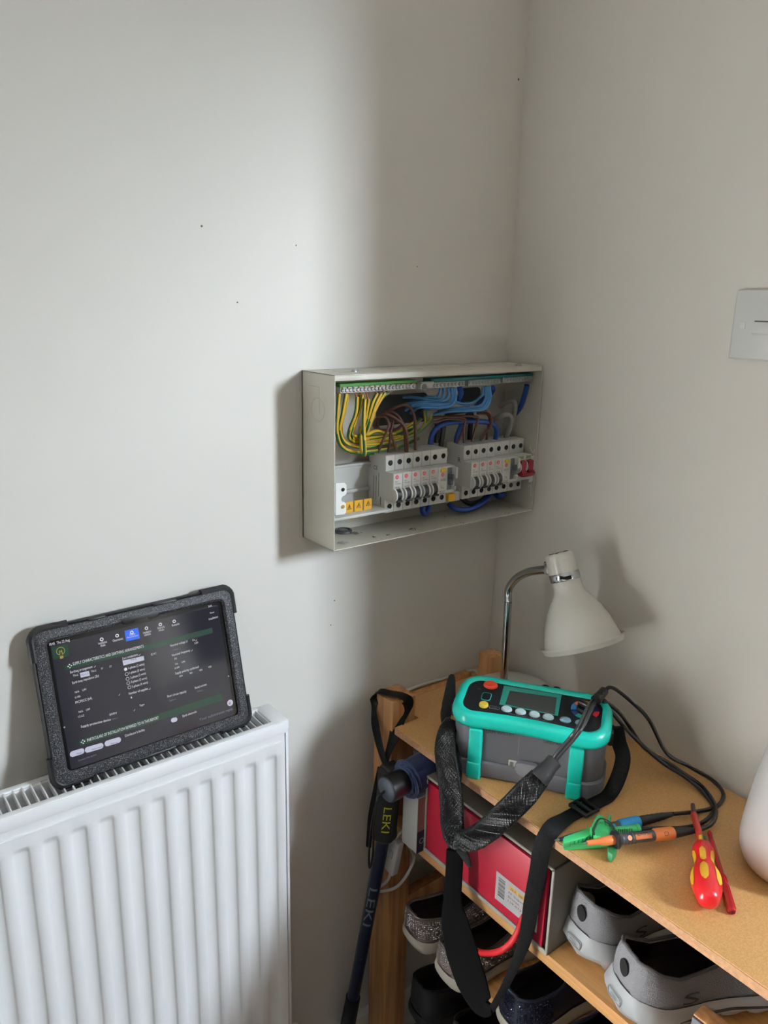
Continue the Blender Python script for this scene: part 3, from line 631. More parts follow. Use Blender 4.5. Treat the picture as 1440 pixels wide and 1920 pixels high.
lw = [[(779, 848, -.045), (779, 820, -.05), (778, 790, -.053), (772, 768, -.052), (758, 759, -.046), (738, 766, -.036), (722, 774, -.024)],
 [(761, 850, -.05), (760, 825, -.054), (757, 800, -.056), (748, 782, -.054), (734, 773, -.046), (718, 778, -.036), (708, 790, -.03), (712, 806, -.034), (740, 806, -.044), (757, 795, -.05)],
 [(763, 850, -.05), (763, 820, -.057), (758, 800, -.058), (742, 785, -.055), (722, 776, -.045), (706, 786, -.036), (702, 800, -.034), (716, 810, -.04)],
 [(709, 848, -.05), (716, 830, -.054), (724, 812, -.055), (729, 796, -.056), (722, 782, -.05), (706, 783, -.04)],
 [(728, 847, -.05), (731, 830, -.054), (732, 812, -.055), (735, 800, -.056), (737, 788, -.052), (727, 778, -.045)],
 [(744, 845, -.05), (738, 828, -.054), (733, 812, -.055), (731, 795, -.052), (742, 790, -.048), (757, 795, -.045)],
 [(856, 832, -.05), (866, 812, -.05), (872, 792, -.05), (866, 788, -.048), (838, 786, -.04), (812, 793, -.03)],
 [(870, 830, -.05), (870, 805, -.052), (873, 792, -.05), (868, 784, -.05), (835, 782, -.042), (808, 783, -.03)],
 [(885, 828, -.05), (891, 805, -.053), (896, 785, -.053), (890, 781, -.052), (860, 780, -.046), (820, 782, -.034)],
 [(900, 826, -.05), (909, 812, -.053), (919, 800, -.054), (921, 780, -.054), (912, 772, -.05), (890, 770, -.046), (862, 773, -.04), (835, 778, -.034)],
 [(912, 824, -.045), (916, 800, -.05), (918, 785, -.05), (912, 776, -.046), (895, 775, -.044)]]
for k, q in enumerate(lw): wire('live_wire', q, .0023 if k in (0, 1, 2, 9) else .0019, wbr)
for q in ([(938, 762, -.02), (952, 753, -.035), (963, 753, -.045), (966, 765, -.046), (962, 788, -.04), (957, 822, -.03)], [(920, 790, -.02), (938, 780, -.045), (954, 778, -.05), (959, 788, -.05), (955, 805, -.045), (947, 824, -.035)]): wire('grey_cable', q, .0042, wgr)
for q in ([(988, 722, -.064), (985, 735, -.06), (978, 758, -.045), (969, 778, -.03), (963, 792, -.016)], [(928, 828, -.035), (931, 808, -.048), (924, 795, -.05), (900, 790, -.044), (870, 790, -.036), (830, 795, -.028), (812, 812, -.022), (806, 838, -.02)],
          [(805, 934, -.03), (803, 955, -.035), (797, 964, -.038), (792, 957, -.036), (793, 942, -.03)], [(842, 944, -.03), (852, 953, -.04), (872, 956, -.045), (893, 950, -.045), (910, 938, -.038), (920, 925, -.03)], [(928, 926, -.035), (936, 931, -.045), (945, 926, -.035)],
          [(855, 835, -.03), (858, 815, -.03), (868, 792, -.025), (880, 775, -.02), (900, 755, -.02), (922, 735, -.05), (924, 727, -.06)], [(858, 752, -.03), (864, 738, -.05), (862, 727, -.062)]): wire('supply_tail', q, .0042, wb)
for q in ([(826, 838, -.02), (830, 812, -.02), (832, 790, -.02)], [(865, 934, -.03), (880, 944, -.035), (900, 940, -.035), (915, 928, -.03)], [(880, 828, -.02), (882, 800, -.02), (884, 775, -.02)], [(820, 795, -.015), (818, 830, -.015)]): wire('supply_tail', q, .004, wbk)
# dark entry holes in the back plate behind the wiring
for (u0, v0, u1, v1) in ((706, 742, 800, 790), (860, 728, 900, 752)):
    a, b = pY(u0, v0, -.004), pY(u1, v1, -.004); mb = MB(); mb.prism(rrect((b.x-a.x)/2, (a.z-b.z)/2, .008, 4), 0, .0006, M.Translation(((a.x+b.x)/2, -.0036, (a.z+b.z)/2)) @ M.Rotation(pi/2, 4, 'X')); build('entry_hole', mb, mat('entry_dark', '#2f3336', .8), cu)

# ------------------------------------------------------------------ wall switch plate on the right wall
a, b = pX(1380, 547, XW-.008), pX(1365, 668, XW-.008); cz = (a.z+b.z)/2; hz = .0415; yl = (a.y+b.y)/2
sp = thing('switch_plate', 'white square wall plate with a small rocker cut off at the right edge', 'switch', (XW, yl-.043, cz))
mb = MB(); mb.box((XW-.004, yl-.043, cz), (.008, .086, hz*2), bev=.0025, seg=3); build('plate', mb, mat('plate_white', '#c9cac9', .35), sp)
mb = MB(); mb.box((XW-.0088, yl-.0495, cz-.003), (.0022, .045, .014), bev=.0008); build('rocker', mb, mat('plate_white2', '#d2d3d2', .3), sp)
mb = MB(); mb.box((XW-.0082, yl-.0495, cz+.0048), (.001, .042, .0012)); build('rocker_gap', mb, dark, sp)
mb = MB(); mb.box((XW-.008, yl-.014, cz-.001), (.0012, .007, .008), bev=.0004); build('screw_cap', mb, MATS['plate_white2'], sp)

# ------------------------------------------------------------------ shelf rack
SX, SZ1, SZ2, SZ3, SZ4 = -.274, .7148, .5447, .3725, .20
SYE = -1.02
rk = thing('shelf_rack', 'open wooden shoe rack with a hardboard top in the corner', 'rack', (-.137, -.5, 0))
mdf = speckle('hardboard', '#bf8f58', '#c89c62', 650, .45, .5, .08)
mb = MB(); mb.prism([(SX, -.0765), (SX, SYE), (-.001, SYE), (-.001, -.001), (-.226, -.001), (-.226, -.0765)], SZ1-.012, SZ1, None, .0006); build('top_board', mb, mdf, rk)
# hardboard edge, paler
mb = MB(); mb.b2((SX-.0012, -.0765, SZ1-.0118), (SX+.0005, SYE, SZ1-.0008)); build('board_edge', mb, mat('hardboard_edge', '#b08460', .7, noise=(200, .15)), rk)
pine = woodmat('pine_y', '#d2a268', '#b17d45', 1); pinez = woodmat('pine_z', '#c49060', '#9d6c40', 2)
mb = MB(); mb.b2((SX, -.07, SZ2-.018), (-.002, SYE, SZ2), .001); build('middle_board', mb, pine, rk)
mb = MB(); mb.b2((SX+.018, -.125, SZ3-.012), (-.002, SYE, SZ3), .001); build('lower_board', mb, pine, rk)
mb = MB(); mb.b2((SX+.03, -.125, SZ4-.016), (-.002, SYE, SZ4), .001); build('bottom_board', mb, pine, rk)
for (x0, y0, zt) in ((SX, -.0215, .752), (-.06, -.036, .768), (SX, SYE+.03, .752), (-.06, SYE+.03, .752)):
    wd = .033 if (x0 > -.1 and y0 > -.1) else .047
    mb = MB(); mb.b2((x0, y0, 0), (x0+wd-.001, y0-wd, zt), .0015); build('post', mb, pinez, rk)
mb = MB(); mb.b2((-.226, -.006, SZ1), (-.1, -.02, SZ1+.001)); mb.b2((-.1, -.004, SZ1-.001), (-.06, -.02, SZ1+.007), .001); build('end_cleat', mb, pinez, rk)
for z_ in (SZ2, SZ3):
    mb = MB(); mb.b2((SX+.046, -.03, z_-.06), (-.02, -.05, z_-.02), .001); build('side_rail', mb, pinez, rk)

# ------------------------------------------------------------------ desk lamp
lb = V((-.066, -.126, SZ1)); chrome = mat('chrome', '#b8babc', .12, 1.0); lampw = mat('lamp_white', '#d8d6cf', .35, coat=.2)
lamp = thing('desk_lamp', 'white gooseneck desk lamp with chrome neck standing in the corner', 'lamp', lb)
mb = MB(); mb.lathe([(.0655, 0), (.0665, .004), (.0665, .016), (.065, .022), (.058, .0255), (.03, .0275), (.004, .028)], lb, (0, 0, 1), 48); build('base', mb, lampw, lamp)
foot = V((-.083, -.119, SZ1+.018)); top = V((-.083, -.117, .893))
mb = MB(); mb.cyl(foot, top, .0062, .0062, 20); build('pole', mb, chrome, lamp)
hc = pX(1030, 1068, -.085)
gp = [top, pX(954, 1105, -.083), pX(968, 1085, -.083), pX(990, 1073, -.083), pX(1012, 1069, -.084), hc]
mb = MB(); Pg = catmull(gp, 16); rs = [.0058+.0007*(i % 2) for i in range(len(Pg))]; mb.tube(Pg, rs, 14, 0); build('gooseneck', mb, chrome, lamp, smooth=80)
ctop = pX(1047, 1036, -.085); cbot = pX(1092, 1203, -.085); ax = (cbot-ctop).normalized(); HL = (cbot-ctop).length
mb = MB(); mb.lathe([(.001, 0), (.0185, .001), (.0205, .004), (.0213, .01), (.0215, .031)], ctop, ax, 40); capo = build('cap', mb, mat('lamp_cap', '#d4d2cb', .3, coat=.3), lamp)
tnx = ax.orthogonal().normalized(); tny = ax.cross(tnx)
for k in range(6):
    a_ = 2*pi*k/6+.3; c = ctop+(tnx*math.cos(a_)+tny*math.sin(a_))*.012-ax*.0002; mb = MB(); mb.lathe([(.0028, 0), (.0028, .0015)], c, ax, 10); build('vent', mb, holem, capo)
mb = MB(); mb.lathe([(.0216, .030), (.0222, .031), (.0222, .0405), (.0216, .0415)], ctop, ax, 40, False, False); build('collar', mb, chrome, lamp)
prof = [(.0205, .041), (.0208, .052), (.0225, .06), (.030, .070), (.039, .084), (.047, .102), (.0525, .120), (.0575, .140), (.0605, HL-.002), (.061, HL)]
prof = prof+[(r-.0018, z) for r, z in reversed(prof)]
mb = MB(); mb.lathe(prof, ctop, ax, 56, False, False); build('shade', mb, mat('shade_white', '#d2d0c8', .3, coat=.25), lamp, smooth=50)
mb = MB(); mb.ball(ctop+ax*.09, .022, 1, 1, 1, 20); mb.cyl(ctop+ax*.042, ctop+ax*.08, .013); build('bulb', mb, mat('bulb_glass', '#e9e6dc', .2), lamp)
mb = MB(); mb.box(hc, (.012, .012, .014), bev=.002); c = pX(1022, 1056, -.085); mb.cyl(c, c+V((0, -.004, 0)), .003); build('neck_joint', mb, chrome, lamp)
cordm = mat('cord_white', '#c9c7c0', .5)
mb = MB(); mb.tube([lb+V((-.05, .03, .006)), pZ(895, 1262, SZ1+.004), pZ(870, 1259, SZ1+.004), pZ(838, 1270, SZ1+.004), V((-.2, -.003, SZ1+.004)), V((-.232, -.004, SZ1-.03)), V((-.222, -.085, .64)), pX(768, 1400, -.215), pX(772, 1450, -.215), V((-.20, -.10, .58)), V((-.24, -.098, .545)), pX(752, 1560, -.283), pX(743, 1572, -.283)], .0026, 8, 8); build('cord', mb, cordm, lamp, smooth=80)
sA, sB = pX(745, 1573, -.284), pX(733, 1633, -.284)
sd = (sB-sA).normalized(); sx_ = sd.cross(V((1, 0, 0))).normalized(); R = M((sx_, sd, sx_.cross(sd))).transposed()
mb = MB(); mb.box((sA+sB)/2, (.022, (sB-sA).length, .014), R, .003, 3); sw_ = build('cord_switch', mb, mat('switch_white', '#cfcdd0', .35), lamp)
nrm = sx_.cross(sd); nrm = nrm if nrm.x < 0 else -nrm
mb = MB(); mb.box((sA+sB)/2-sd*.006+nrm*.0075+sx_*.0, (.008, .015, .004), R, .0018, 3); build('rocker', mb, mat('rocker_grey', '#b8b8bc', .3), sw_)
mb = MB(); mb.tube([sB-sd*.002, pX(727, 1650, -.284), pX(712, 1663, -.285), pX(704, 1668, -.285), pX(718, 1671, -.284), pX(745, 1662, -.28), pX(766, 1635, -.275), pX(776, 1608, -.26), pX(766, 1585, -.24), pX(756, 1570, -.22)], .0026, 8, 8); build('cord', mb, cordm, lamp, smooth=80)

# ------------------------------------------------------------------ multifunction tester
MM = V((-.2295, -.2985, SZ1)); au = V((.555, -.832, 0)).normalized(); av = V((-au.y, au.x, 0))
RTs = M((au, av, V((0, 0, 1)))).transposed()
HD = .0455
te = thing('tester', 'grey and turquoise electrical tester with a dial standing on the rack top', 'tester', MM+av*HD, RTs)
TM = wm(te); TMI = TM.inverted()
tur = mat('turquoise', '#10c9b8', .32, coat=.15); grey = mat('tester_grey', '#56565b', .5, bump=(500, .05)); dgrey = mat('tester_grey_base', '#5f6067', .45)
HW = .1045
def ring(inset, z, zslope=0, wf=.0045, n=10):
    out = []
    for x, y in rrect(HW-inset, HD-inset, .030-min(inset, .02)*.9, n):
        pass
    hw, hd, r = HW-inset, HD-inset, max(.006, .031-inset)
    pts = []
    for (sx, sy, a0) in ((1, 1, 0), (-1, 1, pi/2), (-1, -1, pi), (1, -1, 3*pi/2)):
        for k in range(n+1):
            a = a0+pi/2*k/n; pts.append((sx*(hw-r)+r*math.cos(a), sy*(hd-r)+r*math.sin(a)))
        if sy == -1 and sx == -1 or sy == 1 and sx == 1:
            xa = pts[-1][0]
            for k in range(1, 12): pts.append((xa*(1-2*k/12), sy*hd))
    for x, y in pts:
        if y < -hd*.55: y += wf*math.cos(min(1, abs(x)/(hw*.8))*pi/2)
        out.append((x, y, z+zslope*(y+HD)))
    return out
TS = .19  # slope of the top
mb = MB(); mb.loft([ring(.006, 0), ring(.0015, .002), ring(-.0015, .012), ring(-.0012, .024), ring(.0012, .0265)], True, True, True); build('base', mb, dgrey, te, local=True)
mb = MB(); mb.loft([ring(.003, .022), ring(.0025, .03), ring(.0015, .06), ring(.001, .0785, TS*.6)], True, True, True); build('body', mb, grey, te, local=True)
mb = MB(); mb.loft([ring(.0012, .0765, TS*.6), ring(-.0022, .078, TS*.6), ring(-.0033, .082, TS*.8), ring(-.0025, .0885, TS), ring(.0008, .0935, TS), ring(.005, .0955, TS), ring(.0095, .0950, TS), ring(.011, .0925, TS), ring(.012, .0915, TS)], True, True, False); build('rim', mb, tur, te, local=True, smooth=60)
mb = MB(); mb.loft([ring(.0112, .088, TS), ring(.0112, .0925, TS)], True, True, True); build('panel', mb, mat('panel_black', '#15161b', .4), te, local=True)
pn_o = MM+av*0+V((0, 0, .0928)); nloc = V((0, -TS, 1)).normalized(); pn_n = RTs @ nloc
def kp(u, v, lift=0): q = TMI @ pP(u, v, pn_o, pn_n); q.z = .0926+TS*(q.y+HD)+lift; return q
for sx, nm in ((-1, 'corner_guard'), (1, 'corner_guard')):
    mb = MB(); x = sx*.0675; mb.b2((x-.0095, -HD-.0032, .012), (x+.0095, -HD+.012, .076), .003, 3); mb.b2((x-.0098, -HD-.0045, .0), (x+.0098, -HD+.012, .026), .003, 3); build(nm, mb, tur, te, local=True)
# red test button, LED window, yellow power key
def key(name, u, v, r, h, m_, sy=1, par=te):
    c = kp(u, v); T = M.Translation(c) @ M.Rotation(math.atan(TS), 4, 'X') @ M.Diagonal((1, sy, 1, 1)); mb = MB(T); mb.lathe([(r*1.06, -.0005), (r, h*.6), (r*.8, h), (.0002, h*1.08)], (0, 0, 0), (0, 0, 1), 24); return build(name, mb, m_, par, local=True)
key('test_key', 920, 1285, .0100, .0035, mat('test_red', '#c93b22', .4), .8)
c = kp(912, 1306); T = M.Translation(c) @ M.Rotation(math.atan(TS), 4, 'X')
mb = MB(T); mb.loft([[(x, y, .0004) for x, y in rrect(.0068, .0085, .004, 4)], [(x, y, .0006) for x, y in rrect(.0060, .0077, .0036, 4)]]); build('touch_pad_ring', mb, tur, te, local=True)
key('power_key', 907, 1322, .0062, .0035, mat('key_yellow', '#e0c54a', .4))
wk = mat('key_white', '#cfe3ea', .4)
for (u, v) in ((950, 1330), (976, 1335), (1002, 1340), (1028, 1345)): key('function_key', u, v, .0072, .003, wk, .75)
for (u, v) in ((1060, 1350), (1089, 1356)): key('function_key', u, v, .0072, .0024, mat('key_blue', '#7fa3b4', .4), .75)
# LCD with turquoise bezel
q = [kp(945, 1286), kp(1053, 1303), kp(1046, 1342), kp(936, 1321)]; qi = [kp(956, 1295), kp(1044, 1308), kp(1040, 1340), kp(947, 1321)]
mb = MB(); mb.loft([[V((p.x, p.y, p.z-.001)) for p in q], [V((p.x, p.y, p.z+.0006)) for p in q], [V((p.x, p.y, p.z+.0006)) for p in qi], [V((p.x, p.y, p.z-.001)) for p in qi]]); build('display_bezel', mb, mat('bezel_teal', '#2d8f85', .4), te, local=True, smooth=0)
mb = MB(); mb.loft([[V((p.x, p.y, p.z-.001)) for p in qi], [V((p.x, p.y, p.z+.0002)) for p in qi]], True, True, True); build('display', mb, mat('lcd_grey', '#3b3d3c', .2), te, local=True, smooth=0)
# rotary dial with coloured segments
dc_ = kp(1097, 1331); T = M.Translation(dc_) @ M.Rotation(math.atan(TS), 4, 'X')
segs = [(200, 150, '#2672b0'), (150, 95, '#c8642a'), (95, 45, '#c08a20'), (45, 5, '#3a2f6e'), (5, -35, '#c01f32'), (-75, -130, '#1f8a78'), (-130, -160, '#23356f'), (-160, -165, '#23356f'), (200, 195, '#2672b0')]
segs = [(195, 150, '#2672b0'), (150, 95, '#c8642a'), (93, 45, '#c08a20'), (43, 5, '#3a2f6e'), (3, -35, '#c01f32'), (-75, -128, '#1f8a78'), (-130, -163, '#23356f')]
for (a0, a1, col) in segs:
    mb = MB(T); ri, ro = .0120, .0190
    arc = [math.radians(a0+(a1-a0)*k/8) for k in range(9)]
    mb.prism([(ri*math.cos(a), ri*math.sin(a)) for a in arc]+[(ro*math.cos(a), ro*math.sin(a)) for a in reversed(arc)], .0001, .0005); build('dial_segment', mb, mat('seg'+col, col, .45), te, local=True, smooth=0)
mb = MB(T); mb.lathe([(.0115, 0), (.0112, .004), (.0095, .006), (.001, .006)], (0, 0, 0), (0, 0, 1), 32); mb.box((0, 0, .008), (.021, .0065, .008), M.Rotation(math.radians(-25), 3, 'Z'), .002); dial = build('dial_knob', mb, mat('dial_black', '#121217', .35), te, local=True)
mb = MB(T); mb.box((.006, -.0028, .0122), (.009, .0008, .0004), M.Rotation(math.radians(-25), 3, 'Z')); build('dial_pointer', mb, mat('pointer_white', '#c8c8c8', .5), dial, local=True)
pale = mat('panel_print', '#8e959a', .6)
mb = MB(); text(mb, 'KEWTECH', kp(953, 1285.5), kp(1010, 1293.5), (0, 1, 0), .0062); text(mb, 'KT64DL', kp(1014, 1294), kp(1047, 1299), (0, 1, 0), .0045)
text(mb, 'POWER / LIGHT', kp(899, 1331), kp(914, 1333.5), (0, 1, 0)); text(mb, 'TEST', kp(895, 1292), kp(901, 1292.5), (0, 1, 0)); text(mb, 'TOUCH PAD', kp(900, 1313), kp(920, 1315.5), (0, 1, 0)); text(mb, 'PRESS TO SELECT A FUNCTION', kp(954, 1338.5), kp(1024, 1353), (0, 1, 0)); text(mb, 'CAL', kp(922, 1327), kp(932, 1329), (0, 1, 0))
build('panel_print', mb, pale, te, local=True, smooth=0)
c = kp(1063, 1301); T2 = M.Translation(c) @ M.Rotation(math.atan(TS), 4, 'X'); mb = MB(T2)
for k in (0, 1): mb.tube([V((-.0045+.0018*k, -.002, .0004)), V((-.0008+.0005*k, .0026-.001*k, .0004)), V((.0008-.0005*k, .0026-.001*k, .0004)), V((.0045-.0018*k, -.002, .0004))], .0003, 4, 0)
build('panel_symbol', mb, pale, te, local=True)
c = kp(927, 1327); mb = MB(M.Translation(c) @ M.Rotation(math.atan(TS), 4, 'X')); mb.loft([[(x, y, .0004) for x, y in rrect(.0075, .003, .003, 4)], [(x, y, .0004) for x, y in rrect(.0070, .0025, .0025, 4)]]); build('panel_symbol', mb, pale, te, local=True)
# front face: recess, sticker, rubber stopper, hand written name
fo = MM+av*.0065; 
def kf(u, v, d=0): q = TMI @ pP(u, v, fo, av); q.y = q.y-d; return q
def ffy(x): 
    hd = HD-.002; return -hd+.0045*math.cos(min(1, abs(x)/((HW-.002)*.8))*pi/2)
ks = [kf(974, 1378), kf(1014, 1386), kf(1013, 1421), kf(1005, 1402), kf(1000, 1388), kf(977, 1383), kf(972, 1415), kf(970, 1412)]
mb = MB(); a = kf(974, 1378); b = kf(1014, 1386); lo = kf(972, 1415); 
mb.loft([[V((a.x, ffy(0)-.0006, a.z)), V((b.x, ffy(0)-.0006, b.z)), V((b.x-.001, ffy(0)+.0, b.z-.034))], [V((a.x, ffy(0)+.004, a.z)), V((b.x, ffy(0)+.004, b.z)), V((b.x-.001, ffy(0)+.004, b.z-.034))]], True, True, True); build('latch_shading', mb, mat('tester_grey_shaded', '#48484e', .5), te, local=True, smooth=0)  # shade of the concave latch put into a darker copy of the body grey
mb = MB(); mb.b2((a.x-.0004, ffy(0)-.0009, a.z-.03), (a.x+.0004, ffy(0)+.002, a.z)); mb.b2((a.x, ffy(0)-.0009, a.z-.0004), (b.x, ffy(0)+.002, a.z+.0006)); build('latch_highlight', mb, mat('latch_lit_grey', '#707078', .5), te, local=True, smooth=0)  # paler grey lines: painted highlight along the latch edges
a, b = kf(954, 1424), kf(1012, 1446); mb = MB(); mb.b2((a.x, ffy(.02)-.0009, b.z-.002), (b.x, ffy(0)+.003, a.z+.0), .0002); stk = build('sticker', mb, mat('sticker_white', '#cfd0cc', .45), te, local=True)
mb = MB()
for k in range(6): mb.b2((a.x+.0015+.0009*k, ffy(.02)-.0011, a.z-.011), (a.x+.0019+.0009*k+(.0003 if k % 2 else 0), ffy(.02)-.0009, a.z-.002))
for k in range(4): mb.b2((a.x+.01, ffy(.02)-.0011, a.z-.003-.0022*k), (a.x+.03+.004*(k % 2), ffy(.02)-.0009, a.z-.0025-.0022*k))
build('sticker_print', mb, ink, stk, local=True, smooth=0)
c = kf(989, 1442); mb = MB(); mb.prism(rrect(.0165, .0098, .0075, 6, c.x, c.z+.002), 0, .012, M.Translation((0, ffy(0)+.004, 0)) @ M.Rotation(pi/2, 4, 'X'), .003); build('rubber_stopper', mb, mat('stopper_grey', '#707077', .5), te, local=True)
mb = MB(); y_ = ffy(.05)-.0007
def ft(t_, u0, v0, u1, v1, h): 
    p0, p1 = kf(u0, v0), kf(u1, v1); y0 = ffy(p0.x)-.0012; p0.y = p1.y = min(ffy(p0.x), ffy(p1.x))-.0008; text(mb, t_, p0, p1, (0, 0, 1), h)
ft('SAM WILLEY', 912, 1372, 966, 1378, .0052); ft('GRID AND', 1019, 1390, 1062, 1398, .0048); build('handwriting', mb, mat('marker_black', '#101014', .6), te, local=True, smooth=0)
# sockets at the rear edge
for (u, v) in ((1020, 1283), (1041, 1289)):
    q = kp(u, v+14); mb = MB(); mb.cyl((q.x, HD-.004, .100), (q.x, HD+.006, .106), .006, n=16); build('socket', mb, dark, te, local=True)
# lugs
for sx in (-1, 1):
    mb = MB(); mb.box((sx*(HW+.003), .004, .076), (.008, .026, .02), bev=.003); build('strap_lug', mb, dark, te, local=True)
web = speckle('webbing_black', '#060607', '#141416', 700, .5, .6, .6); web.node_tree.nodes['Principled BSDF'].inputs['Specular IOR Level'].default_value = .2
rl = TM @ V((HW+.008, .004, .078)); ll = TM @ V((-HW-.008, .004, .08))
stp = [rl+V((0, 0, .012)), rl+au*.006+V((0, 0, -.01)), pX(1168, 1420, -.125), pX(1160, 1455, -.135), pZ(1142, 1490, SZ1+.006), pZ(1118, 1505, SZ1+.005), pZ(1092, 1518, SZ1+.005), pZ(1062, 1534, SZ1+.005), pX(1034, 1555, -.272), pX(1016, 1590, -.286), pX(1008, 1640, -.287), pX(996, 1700, -.290), pX(986, 1755, -.294), pX(970, 1800, -.300), pX(944, 1855, -.308), pX(922, 1893, -.312)]
mb = MB(); fc = [(-.9, -.6, .3)]*4+[(-.2, -.1, 1)]*4+[(-.9, -.5, .3)]*8
sides = []
for i in range(len(stp)):
    t_ = (stp[min(i+1, len(stp)-1)]-stp[max(i-1, 0)]).normalized(); sides.append(t_.cross(V(fc[i])).normalized())
mb.ribbon(stp, [.020]*8+[.022, .022, .022, .021, .017, .013, .010, .009], .0022, sides=sides); build('strap', mb, web, te)
pad = [pX(922, 1893, -.312), pX(905, 1885, -.316), pX(884, 1840, -.318), pX(866, 1785, -.318), pX(853, 1730, -.316), pX(848, 1690, -.313), pX(851, 1640, -.311), pX(853, 1595, -.308)]
mb = MB(); mb.ribbon(pad, [.012, .032, .044, .046, .040, .026, .024, .024], .005, face=(-.8, -.6, .25)); build('strap_pad', mb, mat('pad_black', '#050506', .8, spec=.15), te)
ls = [pX(853, 1597, -.306), pX(852, 1540, -.296), pX(853, 1480, -.288), pX(856, 1430, -.286), ll+V((-.012, 0, -.025)), ll+V((-.008, 0, .0)), ll+V((-.003, .002, .035)), ll+V((0, .004, .044))]
mb = MB(); mb.ribbon(ls, [.02, .02, .016, .014, .014, .02, .012, .005], .003, face=(-.8, -.6, .25)); build('strap', mb, web, te)
mb = MB(); mb.ribbon([pX(862, 1585, -.309), pX(872, 1605, -.311), pX(882, 1626, -.313)], [.018, .012, .006], .002, face=(-.8, -.6, .25)); build('strap_tail', mb, web, te)
# ladder-lock buckle on the strap
bc = pZ(1095, 1514, SZ1+.0085); bd = (stp[5]-stp[7]).normalized(); bs = bd.cross(V((0, 0, 1))).normalized(); RB_ = M((bd, bs, V((0, 0, 1)))).transposed()
mb = MB()
for k in (-1, 0, 1): mb.box(bc+bd*(.011*k), (.005, .030, .005), RB_, .0014)
for k in (-1, 1): mb.box(bc+bs*(.0135*k), (.026, .004, .005), RB_, .0014)
build('buckle', mb, mat('buckle_black', '#101013', .35), te)

# ------------------------------------------------------------------ test lead harness: braided sleeve, boot and twin cable
har = thing('test_lead', 'black braided sleeve with grey boot and twin cable looped in front of the tester', 'test lead', pX(860, 1575, -.312))
def braidmat():
    m = mat('braid_black', '#0c0c0e', .5, spec=.25); nt = m.node_tree; b = nt.nodes['Principled BSDF']; tc = nt.nodes.new('ShaderNodeTexCoord')
    n = nt.nodes.new('ShaderNodeTexVoronoi'); n.inputs['Scale'].default_value = 620; r = nt.nodes.new('ShaderNodeValToRGB'); r.color_ramp.elements[0].position = .08; r.color_ramp.elements[1].position = .3
    r.color_ramp.elements[0].color = lin('#2c2c30'); r.color_ramp.elements[1].color = lin('#0b0b0d'); nt.links.new(tc.outputs['Object'], n.inputs['Vector']); nt.links.new(n.outputs['Distance'], r.inputs[0]); nt.links.new(r.outputs[0], b.inputs['Base Color'])
    return m
sl = [pX(848, 1352, -.268), pX(838, 1375, -.284), pX(835, 1408, -.298), pX(841, 1455, -.309), pX(847, 1505, -.314), pX(848, 1545, -.315), pX(856, 1572, -.317), pX(884, 1574, -.318), pX(918, 1553, -.317), pX(955, 1519, -.311), pX(986, 1487, -.300), pX(1012, 1458, -.282)]
wds = [.02, .026, .030, .031, .032, .032, .030, .030, .031, .031, .031, .026]
mb = MB(); mb.ribbon(sl, wds, .0085, face=(-.78, -.58, .28), n=20); build('braided_sleeve', mb, braidmat(), har, smooth=80)
# raised braid strands (crossing diagonals) over the sleeve
Ps = catmull(sl, 10); wl_ = lerp_list(wds, len(Ps)); Fv = V((-.78, -.58, .28)).normalized(); fr = MB().frames(Ps)
mb = MB(); NS = 28
for dr in (1, -1):
    for k in range(NS):
        pts = []; acc = 0
        for i in range(len(Ps)-1):
            for h in range(5):
                p = Ps[i].lerp(Ps[i+1], h/5); ww = wl_[i]+(wl_[i+1]-wl_[i])*h/5; acc += (Ps[i+1]-Ps[i]).length/5
                t_ = fr[i][0]; sd_ = t_.cross(Fv); sd_ = (sd_-t_*sd_.dot(t_)).normalized(); nn = t_.cross(sd_).normalized()
                u_ = (k/NS+dr*acc*13) % 1; x_ = 4*u_-1 if u_ < .5 else 3-4*u_; q_ = 1 if u_ < .5 else -1
                pts.append(p+sd_*(ww/2)*x_*1.005+nn*q_*(.0044+.00035*math.sin(acc*13*NS*2*pi+k*pi+(0 if dr > 0 else pi)))*math.sqrt(max(.02, 1-abs(x_)**5)))
        mb.tube(pts, .0005, 4, 0)
stuff(build('braid_strand', mb, mat('braid_strand', '#121214', .3, spec=.5), har, smooth=80))
b0, b1 = pX(1010, 1461, -.284), pX(1036, 1431, -.264)
mb = MB(); mb.lathe([(.0115, 0), (.0122, .003), (.0112, .012), (.0095, .022), (.0098, .030), (.0065, .032)], b0, (b1-b0), 24); build('boot', mb, mat('boot_grey', '#242427', .6), har)
cbm = mat('cable_black', '#151517', .35)
kend = kp(1124, 1318, .012); kend = TM @ kend
for d_ in (-1, 1):
    off = rt*(.0028*d_)
    mb = MB(); mb.tube([b1-(b1-b0)*.2+off*.6, pX(1052, 1408, -.257)+off, pX(1072, 1385, -.243)+off, pX(1090, 1360, -.226)+off, (TM @ kp(1107, 1338, .013))+off, kend+off*.6], .0026, 8, 8); build('cable', mb, mat('cable_dark_grey', '#2c2c30', .3, spec=.7), har, smooth=80)
mb = MB(); kd = (kend-(TM @ kp(1107, 1338, .013))).normalized(); mb.cyl(kend-kd*.014, kend+kd*.012, .0072, .0062); mb.box(kend+kd*.004, (.02, .006, .012), M.Rotation(.5, 3, 'Z'), .0015); build('cable_tie', mb, cbm, har)

